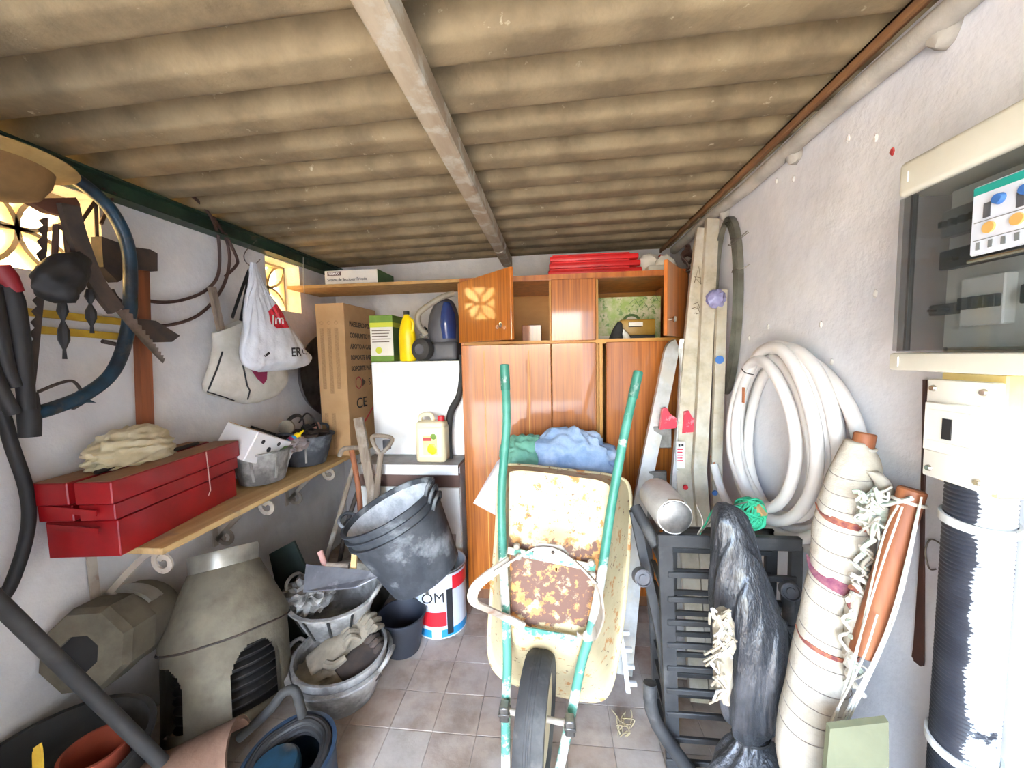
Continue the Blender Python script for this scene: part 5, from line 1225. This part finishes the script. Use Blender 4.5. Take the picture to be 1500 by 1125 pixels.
for dx, dy, l in ((-.06, .02, .36), (-.045, -.02, .38)):
    b0_ = PC+V(dx, dy, .03)
    br = thing('paint_brush', '%s used paintbrush standing in the white paint can' % ('shorter' if l < .37 else 'longer'), 'brush', b0_, 'brushes in the paint can')
    obj('handle', MB().lathe([(0, .12), (.012, .12), (.014, .16), (.009, .24), (.013, l), (0, l+.008)], frz(b0_, (.12, .05, 1)), 14), 'grey_wood', br)
    obj('bristles', MB().lathe([(0, 0), (.018, .0), (.016, .12), (0, .12)], frz(b0_, (.12, .05, 1)), 14), 'old_iron', br)
obj('mixing_paddle', MB().bar([PC+V(.05, .0, .02), PC+V(.075, .03, .50)], .03, .005, up=(0, 1, 0)), 'film_grey', smooth=0, label='flat pale stirring stick in the white paint can', cat='stick')
# bucket with gloves, and bucket with trowels
T, M = tub('rubber_bucket', V(-.965, 1.54, .001), (.02, -.02, 1), .208, .145, .175, 'rubber_limed', 'mortar-caked rubber bucket holding old work gloves', 'bucket', rim=.014)
obj('inner_bucket_rim', MB().lathe([(.196, .165), (.198, .205), (.186, .205), (.184, .165), (.196, .165)], M, 40, caps=False), 'rubber_limed', T)
def glove(c, d, up, s, label, m='leather', seed=0):
    d = Vector(d).normalized(); up = Vector(up); w = d.cross(up).normalized(); up = w.cross(d)
    mb = MB(); mb.loft([(c-w*.045*s, c+w*.045*s, .022*s, up), (c+d*.07*s-w*.052*s, c+d*.07*s+w*.052*s, .026*s, up), (c+d*.13*s-w*.048*s, c+d*.13*s+w*.048*s, .02*s, up)], n=20, amp=.006, fs=30, seed=seed)
    g = thing('work_glove', label, 'glove', c)
    obj('palm', mb, m, g)
    for k, f in enumerate((-.036, -.012, .012, .036)):
        b = c+d*.12*s+w*f*s; e = b+d*(.07-.01*abs(k-1.5))*s
        obj('finger', MB().tube(spline([b, (b+e)/2+up*.02*s, e-up*(.01+.006*k)*s], 4), [.014*s, .014*s, .010*s], 8), m, g)
    b = c+d*.05*s+w*.045*s
    obj('thumb', MB().tube(spline([b, b+w*.03*s+d*.02*s, b+w*.035*s+d*.06*s], 4), [.016*s, .014*s, .010*s], 8), m, g)
    return g
G = V(-.985, 1.52, .135)
glove(G+V(-.10, -.03, .02), (.5, .45, .25), (-.2, -.3, 1), 1.25, 'cream leather work glove lying nearest the bucket edge', 'leather', 1)
glove(G+V(.0, .0, .02), (.35, .6, .3), (.3, -.4, 1), 1.3, 'greyish work glove in the middle of the bucket', 'cloth_cream' if False else 'leather', 2)
glove(G+V(.06, -.06, .0), (.4, .55, .15), (.5, -.3, 1), 1.2, 'dark dirty work glove against the bucket wall', 'old_iron', 3)
obj('rag', MB().blob(G+V(-.02, .0, -.02), (.14, .13, .035), amp=.3, sub=4, seed=3, ridge=True), 'leather', label='dirty crumpled rag under the gloves in the bucket', cat='rag')
T, M = tub('rubber_bucket', V(-1.09, 1.73, .192), (.05, -.10, 1), .205, .14, .185, 'rubber_limed', 'mortar-caked rubber bucket holding trowels and tool handles', 'bucket', rim=.012)
for a in (-2.3, -1.75, -1.2, -.7):
    obj('seam_rib', MB().bar([M @ V(.148*cos(a), .148*sin(a), .02), M @ V(.205*cos(a), .205*sin(a), .165)], .010, .006, up=(cos(a), sin(a), 0)), 'dark_grey', T)
tr = thing('plastering_trowel', 'flat steel plastering trowel lying across the bucket', 'trowel', V(-1.1, 1.68, .38))
q = [at(448, 828, Y=1.70), at(444, 868, Y=1.60), at(520, 862, Y=1.60), at(553, 846, Y=1.66), at(552, 839, Y=1.68)]
obj('blade', MB().slab(q, (0, .003, .004)), 'trowel_steel', tr, smooth=0)
a = (q[0]+q[2])/2
obj('grip', MB().tube([a+V(-.05, .06, .02), a+V(.06, .07, .015)], .014, 10), 'grey_wood', tr)
obj('hand_tool', MB().tube([at(469, 808, Y=1.76), at(484, 850, Y=1.70)], .014, 10), 'pink_wood', label='pinkish wooden tool grip sticking out of the trowel bucket', cat='hand tool')
obj('lath_stick', MB().bar([at(522, 786, Y=1.74), at(516, 850, Y=1.70)], .028, .012, up=(0, 1, 0)), 'pine', smooth=0, label='pale wooden lath standing in the trowel bucket', cat='stick')
obj('dusty_tools', MB().blob(M @ V(-.12, -.03, .17), (.09, .10, .06), amp=.4, sub=4, seed=6, ridge=True), 'rubber_limed', label='clump of dusty wrapped tools hanging over the bucket edge', cat='tool bundle')
# dark board behind
obj('dark_board', MB().slab([at(394, 812, Y=1.78), at(430, 793, Y=1.78), at(447, 830, Y=1.78), V(-1.18, 1.80, .004), V(-1.42, 1.80, .004)], (0, .012, 0)), 'dark_green', smooth=0, label='dark green board standing behind the chimney cowl', cat='board')
# standing chimney cowl, leaning back to the wall
CAX = V(-.25, .29, .93).normalized(); CB = V(-1.32, 1.335, .075)
cw = thing('chimney_cowl', 'grey chimney cowl with zinc neck and arched openings leaning back by the shelf', 'chimney cowl', (CB.x, CB.y, 0))
M = frz(CB, CAX, (.75, .65, 0))
obj('neck', MB().lathe([(.110, .565), (.126, .56), (.130, .62), (.127, .632), (.118, .632), (.118, .565), (.110, .565)], M, 40, caps=False), 'zinc', cw)
obj('cone', MB().lathe([(.212, .30), (.226, .305), (.226, .335), (.130, .56), (.112, .565), (.205, .34), (.212, .30)], M, 40, caps=False), 'pot_grey', cw)
mb = MB(); nseg = 240; zs = [.008*i for i in range(40)]
def arch_open(a, z):
    for c in (-62, 28, 118, 208):
        da = (a-c+180) % 360-180
        if .03 < z < .26 and abs(da) < 25*sqrt(max(0, 1-max(0, (z-.15)/.11)**2)): return True
    return False
for rr in (.218, .200):
    vs = [[mb.bm.verts.new(M @ V(rr*cos(2*pi*j/nseg), rr*sin(2*pi*j/nseg), z)) for j in range(nseg)] for z in zs]
    for i in range(len(zs)-1):
        for j in range(nseg):
            if not arch_open((j+.5)*1.5, (zs[i]+zs[i+1])/2): mb.bm.faces.new((vs[i][j], vs[i][(j+1) % nseg], vs[i+1][(j+1) % nseg], vs[i+1][j]))
obj('arched_body', mb, 'pot_grey', cw, normals=False)
for k in range(8):
    z = .03+.032*k; obj('louvre', MB().lathe([(.15, z), (.18, z-.012), (.182, z-.008), (.15, z+.006), (.15, z)], M, 36, caps=False), 'dark_grey', cw)
obj('inner_core', MB().lathe([(.148, .01), (.148, .29)], M, 30), 'black', cw)
obj('binding_wire', MB().tube([M @ V((.228+.006*nz(V(q, 0, 0), .3))*cos(2*pi*q/40), .228*sin(2*pi*q/40), .302+.012*nz(V(q*.2, 1, 0), 1)) for q in range(40)], .004, 6, closed=True), 'old_iron', cw)
# lying faceted cowl resting on a dark tub
dtb = V(-1.44, 1.02, .001)
T, M = tub('plastic_tub', V(-1.48, .89, .001), (0, 0, 1), .22, .185, .34, 'dark_grey', 'large dark grey plastic tub under the faceted grey cowl', 'tub', handles=False, rim=.012)
lc = thing('faceted_cowl', 'grey faceted duct cowl with a round dark hole lying on a tub', 'chimney cowl', (-1.5, 1.05, .40))
LC = at(122, 955, Y=1.08); La = V(.22, -.95, .16).normalized()
Ml = frz(LC, La, (1, .2, .42))
obj('octagonal_shell', MB().lathe([(.062, .004), (.066, .02), (.135, .006), (.148, -.02), (.148, -.12), (.125, -.13), (.125, -.02), (.062, .004)], Ml, 8, caps=False), 'pot_grey', lc, smooth=20)
obj('drum_wall', MB().lathe([(.128, -.10), (.136, -.10), (.140, -.25), (.128, -.27), (0, -.27)], Ml, 36), 'pot_grey', lc)
obj('zinc_flange', MB().lathe([(.138, -.13), (.150, -.13), (.150, -.19), (.138, -.19), (.138, -.13)], Ml, 20, radians(20), radians(95), caps=False), 'zinc', lc)
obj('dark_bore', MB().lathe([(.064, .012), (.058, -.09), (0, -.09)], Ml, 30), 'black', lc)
# short curved dark pipe
obj('bent_pipe', MB().tube(spline([at(352, 1080, Y=1.18), at(395, 1040, Y=1.18), at(415, 1015, Y=1.19), at(432, 1012, Y=1.20), at(440, 1035, Y=1.20), at(445, 1060, Y=1.20)], 6), .016, 10), 'dark_grey', label='bent dark pipe in front of the arched cowl body', cat='pipe')
# blue-rimmed drum with black hose
DB = at(425, 1106, Z=.20)
hd = thing('hose_drum', 'blue-rimmed drum filled with coiled black hose at the floor edge', 'drum', (DB.x, DB.y, 0))
Md = frz(V(DB.x+.015, DB.y+.015, .001), (-.08, -.12, 1))
obj('drum_wall', MB().lathe([(0, .0), (.12, 0), (.14, .19), (.148, .195), (.148, .205), (.136, .205), (.118, .01), (0, .01)], Md, 40), 'blue_rim', hd)
for k in range(6):
    r_ = .122-.010*(k % 3); z_ = .19+.012*(k//3)-.02*(k % 3 == 2)
    obj('hose_turn', MB().tube([Md @ V(r_*cos(2*pi*q/30), r_*sin(2*pi*q/30), z_+.004*sin(q)) for q in range(30)], .011, 8, closed=True), 'black', hd)
obj('teal_disc', MB().lathe([(0, .205), (.07, .205), (.078, .195), (.078, .17), (0, .17)], Md @ Matrix.Translation((-.03, -.03, 0)), 30), 'blue_frame', hd)
# tan cone, orange ball top, yellow strap
t0 = at(250, 1150, Y=.98); t1_ = at(352, 1098, Y=1.06); dv = (t1_-t0).normalized(); sd = dv.cross(V(0, 0, 1)).normalized(); up_ = sd.cross(dv)
rows = []
for rr in (.105, .092):
    rows.append([t0+dv*L_*.0+sd*rr*cos(a_*pi/14)+up_*rr*.8*sin(a_*pi/14) for L_ in (0,) for a_ in range(15)])
ring = rows[0]+rows[1][::-1]
mb = MB(); vs = mb.quadgrid([[p-dv*.12 for p in ring], ring, [p+dv*.12 for p in ring], [p+(t1_-t0) for p in ring]], closeu=True); mb.cap(vs[0], True); mb.cap(vs[-1])
zl = min(v.co.z for v in mb.bm.verts)
obj('roof_tile', mb, 'terracotta', label='curved clay roof tile propped beside the hose drum', cat='roof tile')
obj('clay_block', MB().box((t0.x-.12, t0.y-.02, .001), (t0.x+.06, t0.y+.12, max(zl-.002, .05)), bevel=.004), 'terracotta', label='clay block under the curved roof tile', cat='block')
q = at(172, 1118, Z=.16)
simple_pot('orange_pot', V(-1.38, .93, .016), .075, .06, .34, 'dull_orange', 'tall dull orange pot standing inside the dark grey tub', 'pot')
q = at(55, 1092, Y=.80)
obj('yellow_strap', MB().bar(spline([q, at(56, 1125, Y=.79), V(q.x+.0, .78, .15), V(q.x, .78, .01)], 4), .030, .004, up=(0, 1, 0)), 'yellow_paint', label='yellow webbing strap hanging in front of the dark tub', cat='strap')
# slanting dark pole
a = at(-20, 865, Y=.80); b = at(245, 1125, Y=.98); d_ = (b-a); e_ = a+d_*((a.z-.03)/(a.z-b.z)); s_ = a-d_*.6
obj('dark_pole', MB().tube([s_, a, b, e_], .019, 14), 'dark_grey', label='thick dark pole slanting down in front of the grey cowls', cat='pole')
# ================================================================ LEFT WALL: HANGING TOOLS
def lx(px, py, X=-1.60): return at(px, py, X=X)
# black hose loop
obj('black_hose', MB().tube(spline([lx(-120, 640, -1.69), lx(-40, 560, -1.69), lx(0, 600, -1.69), lx(18, 655, -1.69), lx(38, 715, -1.69), lx(42, 765, -1.69), lx(28, 825, -1.69), lx(0, 880, -1.69), lx(-60, 900, -1.69), lx(-120, 820, -1.69)], 6, closed=True), .017, 10, closed=True), 'black', label='loop of thick black hose hung on the left wall', cat='hose')
# hat
ht = thing('brimmed_hat', 'tan wide-brimmed hat hung under the green beam', 'hat', lx(20, 290, -1.58))
hc_ = lx(-12, 232, -1.58); Mh = frz(hc_, V(-.02, -.06, -1), (0, 1, 0))
obj('brim', MB().lathe([(.085, .0), (.13, .006), (.168, -.012), (.170, -.008), (.13, .010), (.085, .004), (.085, 0)], Mh, 40, caps=False), 'tan_felt', ht)
obj('crown', MB().lathe([(.12, .0), (.112, .045), (.09, .085), (.05, .105), (0, .108)], Mh, 36), 'crown_felt', ht)
obj('leather_scabbard', MB().slab([lx(25, 292), lx(100, 290), lx(106, 300), lx(104, 345), lx(98, 340), lx(88, 318), lx(60, 312)], (.03, 0, 0)), 'brown_felt', smooth=0, label='dark brown leather sheath hanging before the vent under the tan hat', cat='sheath')
# bow saw
bs_ = thing('bow_saw', 'blue tubular bow saw with toothed blade hanging on the left wall', 'bow saw', lx(60, 600))
fp = spline([lx(70, 236), lx(95, 252), lx(130, 276), lx(164, 310), lx(187, 360), lx(191, 425), lx(186, 490), lx(165, 545), lx(125, 578), lx(80, 597), lx(45, 607)], 5)
obj('tube_frame', MB().tube(fp, .0215, 12), 'blue_frame', bs_)
top = [lx(70, 318), lx(60, 420), lx(48, 520), lx(36, 590)]
bp = []
pts = spline([lx(60, 318), lx(54, 400), lx(47, 480), lx(38, 560), lx(32, 600)], 10)
for i, p in enumerate(pts): bp.append(p+(V(0, -.006, 0) if i % 2 else V(0, .006, 0)))
ptr = spline([lx(70, 318), lx(67, 400), lx(60, 480), lx(52, 560), lx(46, 600)], 10)
obj('toothed_blade', MB().slab(bp+ptr[::-1], (.002, 0, 0)), 'old_iron', bs_, smooth=0)
obj('grip', MB().tube(spline([lx(40, 575), lx(43, 610), lx(44, 640)], 4), [.022, .026, .024], 12), 'black', bs_)
obj('hand_guard', MB().tube(spline([lx(56, 574), lx(85, 562), lx(105, 558), lx(115, 566), lx(120, 576)], 5), .005, 6), 'old_iron', bs_)
obj('frame_spur', MB().slab([lx(95, 590), lx(122, 583), lx(137, 590), lx(122, 590), lx(105, 600)], (.012, 0, 0)), 'blue_frame', bs_, smooth=0)
# loppers at the very left
lo_ = thing('loppers', 'long black loppers with a red collar hanging on the left wall', 'loppers', lx(20, 600, -1.56))
obj('arm', MB().tube(spline([lx(2, 395, -1.56), lx(18, 440, -1.56), lx(32, 520, -1.56), lx(40, 600, -1.56)], 5), [.016, .026, .022, .018], 10), 'black', lo_)
obj('arm', MB().tube(spline([lx(-12, 420, -1.56), lx(-4, 480, -1.56), lx(10, 540, -1.56), lx(24, 566, -1.56)], 5), [.02, .022, .018, .016], 10), 'black', lo_)
obj('arm', MB().tube(spline([lx(-20, 520, -1.56), lx(0, 570, -1.56), lx(20, 606, -1.56)], 5), .018, 10), 'black', lo_)
obj('red_collar', MB().tube([lx(0, 388, -1.555), lx(8, 405, -1.555), lx(22, 428, -1.555)], [.02, .026, .02], 10), 'deep_red', lo_)
# pruning saw
ps = thing('pruning_saw', 'dark curved pruning saw hanging across the blue bow saw', 'pruning saw', lx(200, 500, -1.55))
obj('handle', MB().bar(spline([lx(100, 300, -1.55), lx(112, 345, -1.55), lx(138, 410, -1.55), lx(170, 455, -1.55)], 5), .05, .02, up=(1, 0, 0)), 'old_iron', ps)
tp = spline([lx(168, 455, -1.55), lx(196, 488, -1.55), lx(222, 516, -1.55), lx(238, 532, -1.55)], 8)
t2_ = spline([lx(185, 452, -1.55), lx(208, 482, -1.55), lx(228, 508, -1.55), lx(241, 527, -1.55)], 8)
t2_ = [p+(V(0, .004, .004) if i % 2 else V(0, -.003, -.003)) for i, p in enumerate(t2_)]
obj('toothed_blade', MB().slab(tp+t2_[::-1], (.003, 0, 0)), 'steel', ps, smooth=0)
# hatchet
hx_ = thing('hatchet', 'hatchet with brown wooden shaft and dark iron head on the left wall', 'hatchet', lx(213, 623, -1.69))
obj('shaft', MB().bar([lx(205, 372, -1.69), lx(208, 480, -1.69), lx(213, 623, -1.69)], .048, .03, up=(1, 0, 0)), 'handle_wood', hx_)
obj('head', MB().slab([lx(133, 347, -1.705), lx(175, 362, -1.705), lx(206, 366, -1.705), lx(217, 372, -1.705), lx(217, 398, -1.705), lx(190, 396, -1.705), lx(172, 405, -1.705), lx(158, 414, -1.705), lx(136, 392, -1.705)], (.045, 0, 0)), 'old_iron', hx_, smooth=0)
# shears below the hatchet
sh = thing('hand_shears', 'dark hand shears with a yellow pivot behind the hatchet shaft', 'shears', lx(240, 500, -1.66))
obj('blade', MB().slab([lx(188, 466, -1.645), lx(222, 470, -1.645), lx(258, 492, -1.645), lx(246, 501, -1.645), lx(208, 502, -1.645)], (.02, 0, 0)), 'old_iron', sh, smooth=0)
obj('pivot', MB().lathe([(0, .006), (.014, .006), (.016, 0)], frz(lx(212, 497, -1.625), (1, 0, 0)), 16), 'yellow_paint', sh)
obj('grip', MB().tube(spline([lx(190, 510, -1.64), lx(165, 503, -1.64), lx(150, 500, -1.64)], 4), .008, 8), 'old_iron', sh)
obj('grip', MB().tube(spline([lx(188, 448, -1.64), lx(172, 438, -1.64), lx(163, 424, -1.64)], 4), .008, 8), 'old_iron', sh)
# black leather pouch with hanging twisted straps
po = thing('tool_pouch', 'bunched black leather pouch with two twisted straps before the near vent', 'pouch', lx(90, 440, -1.54))
mb = MB(); mb.loft([(lx(72, 372, -1.54), lx(118, 368, -1.54), .02, (1, 0, 0)), (lx(58, 392, -1.54), lx(134, 385, -1.54), .035, (1, 0, 0)), (lx(46, 415, -1.54), lx(130, 405, -1.54), .04, (1, 0, 0)), (lx(60, 432, -1.54), lx(116, 428, -1.54), .035, (1, 0, 0)), (lx(82, 444, -1.54), lx(106, 444, -1.54), .02, (1, 0, 0))], n=40, amp=.016, fs=22, sub=6)
obj('pouch_body', mb, 'black', po)
for (x0_, y0_, n_, dx_) in ((91, 442, 84, 4), (131, 424, 64, 4)):
    P = [lx(x0_+dx_*i/6, y0_+n_*i/6, -1.54) for i in range(7)]
    obj('twisted_strap', MB().tube(spline(P, 4), [.009, .014, .004, .014, .014, .004, .006], 8), 'black', po)
obj('hanging_rods', MB().tube([lx(82, 330, -1.57), lx(80, 378, -1.56)], .008, 8).tube([lx(96, 335, -1.57), lx(100, 378, -1.56)], .008, 8).tube([lx(82, 331, -1.57), lx(97, 336, -1.57)], .008, 8), 'cable_brown', po)
# yellow bars on the wall
for k, (a, b) in enumerate((((30, 456), (182, 472)), ((55, 483), (186, 494)))):
    obj('yellow_bar', MB().bar([lx(*a, -1.735), lx(*b, -1.735)], .026, .016, up=(1, 0, 0)), 'yellow_paint', label='%s of two yellow bars fixed on the left wall' % ('upper' if k == 0 else 'lower'), cat='bar', smooth=0)
# brown cables looping from the beam
obj('brown_cable', MB().tube(spline([lx(255, 268, -1.66), lx(285, 290, -1.66), lx(308, 316, -1.67), lx(320, 350, -1.71), lx(320, 400, -1.72), lx(302, 425, -1.72), lx(265, 440, -1.72), lx(225, 442, -1.72), lx(190, 430, -1.73)], 7), .0075, 8), 'cable_brown', label='brown cable looping from the beam to behind the hatchet', cat='cable')
obj('brown_cable', MB().tube(spline([lx(312, 318, -1.67), lx(331, 350, -1.71), lx(336, 385, -1.715), lx(324, 425, -1.72), lx(290, 462, -1.72), lx(240, 477, -1.72), lx(205, 468, -1.73)], 7), .0075, 8), 'cable_brown', label='lower brown cable sagging from the beam towards the shears', cat='cable')
obj('brown_cable', MB().tube(spline([lx(330, 342, -1.69), lx(347, 378, -1.70), lx(345, 390, -1.70), lx(330, 405, -1.71)], 7), .0075, 8), 'cable_brown', label='short bent cable end near the bag hook', cat='cable')
for k, (a, b) in enumerate((((152, 276), (112, 335)), ((140, 298), (142, 348)), ((168, 282), (148, 328)))):
    obj('iron_hook', MB().tube([lx(*a, -1.71), lx(*b, -1.71)], .006, 6), 'cable_brown', label=('long slanting brown rod hanging before the near vent', 'upright brown rod hanging before the near vent', 'short slanting brown rod hanging before the near vent')[k], cat='rod', group='rods before the near vent')
# bags
cb = thing('canvas_bag', 'cream canvas bag with black piping hanging on the left wall', 'bag', lx(360, 592, -1.66))
mb = MB(); mb.loft([(lx(312, 488, -1.665), lx(372, 462, -1.665), .03, (1, 0, 0)), (lx(314, 510, -1.665), lx(395, 490, -1.665), .05, (1, 0, 0)), (lx(309, 540, -1.665), lx(412, 530, -1.665), .065, (1, 0, 0)), (lx(301, 572, -1.665), lx(418, 556, -1.665), .065, (1, 0, 0)), (lx(330, 584, -1.665), lx(404, 578, -1.665), .05, (1, 0, 0)), (lx(356, 592, -1.665), lx(376, 590, -1.665), .012, (1, 0, 0))], n=36, amp=.007, fs=14, power=2.6)
cbo = obj('bag_cloth', mb, 'canvas', cb, smooth=60)
tr_ = bvh(cbo)
def piped(pts, nm='piping'):
    P = []
    for i in range(len(pts)-1):
        for k in range(5):
            q = onto(tr_, pts[i][0]+(pts[i+1][0]-pts[i][0])*k/5, pts[i][1]+(pts[i+1][1]-pts[i][1])*k/5, .002)
            if q: P.append(q)
    if len(P) > 2: obj(nm, MB().tube(P, .004, 6), 'black', cb)
piped([(326, 515), (318, 540), (304, 574), (330, 582), (346, 588)]); piped([(356, 535), (362, 565), (366, 572), (362, 588)])
patch('plum_print', [(367, 541), (392, 541), (391, 556), (386, 563), (377, 555)], cbo, 'logo_plum', cb, lift=.004)
obj('handle', MB().bar(spline([lx(365, 395, -1.62), lx(352, 430, -1.62), lx(340, 466, -1.63)], 4), .016, .004, up=(1, 0, 0)), 'black', cb)
obj('handle', MB().bar(spline([lx(366, 398, -1.61), lx(360, 430, -1.61), lx(353, 470, -1.63)], 4), .020, .004, up=(1, 0, 0)), 'black', cb)
obj('wooden_stick', MB().bar([lx(310, 420, -1.66), lx(327, 500, -1.665)], .032, .02, up=(1, 0, 0)), 'grey_wood', smooth=0, label='grey wooden stick standing in the canvas bag', cat='stick')
gbg = thing('plastic_carrier_bag', 'white plastic carrier bag with red logo hanging from a wire hook', 'bag', lx(410, 545, -1.57))
mb = MB(); mb.loft([(lx(367, 384, -1.55), lx(376, 386, -1.55), .008, (1, 0, 0)), (lx(364, 410, -1.545), lx(386, 415, -1.545), .02, (1, 0, 0)), (lx(360, 445, -1.545), lx(404, 448, -1.545), .035, (1, 0, 0)), (lx(357, 485, -1.535), lx(424, 480, -1.535), .05, (1, 0, 0)), (lx(356, 512, -1.535), lx(442, 508, -1.535), .06, (1, 0, 0)), (lx(358, 532, -1.535), lx(455, 524, -1.535), .055, (1, 0, 0)), (lx(366, 541, -1.535), lx(450, 534, -1.535), .035, (1, 0, 0)), (lx(380, 545, -1.535), lx(430, 541, -1.535), .012, (1, 0, 0))], n=60, sub=6)
for v in mb.bm.verts:
    hk = lx(371, 386, -1.55); an = math.atan2(v.co.y-hk.y, max(hk.z-v.co.z, .01)); rr_ = (v.co-hk).length
    k_ = (.5-1.6*abs(nz(V(an*9, rr_*1.5, v.co.x*2), 1.6, 3)))*.024*min(1, rr_*4)*max(.3, 1-rr_*.9) + nz(v.co, 15, 6)*.008; v.co.x += k_
pbo = obj('bag_film', mb, 'plastic_bag', gbg, smooth=70)
patch('red_logo', [(393, 456), (408, 441), (414, 458), (424, 480), (406, 481), (397, 474)], pbo, 'logo_red', gbg, lift=.007, res=10, rings=10)
print_text('Jm', 398, 474, 18, 0, pbo, 'white_ink', gbg, lift=.011, bold=.02)
print_text('ER', 427, 522, 18, 3, pbo, 'ink', gbg, sx=.75, lift=.002, bold=.02)
print_text('G', 441, 518, 17, -10, pbo, 'ink', gbg, sx=.8, lift=.002)
patch('black_print', [(386, 521), (394, 515), (396, 518), (389, 523)], pbo, 'ink', gbg)
obj('wire_hook', MB().tube(spline([lx(376, 352, -1.70), lx(360, 368, -1.68), lx(358, 380, -1.62), lx(368, 390, -1.59), lx(376, 385, -1.59), lx(381, 380, -1.60)], 5), .0025, 6), 'wire', label='bent wire hook holding the two bags', cat='hook')
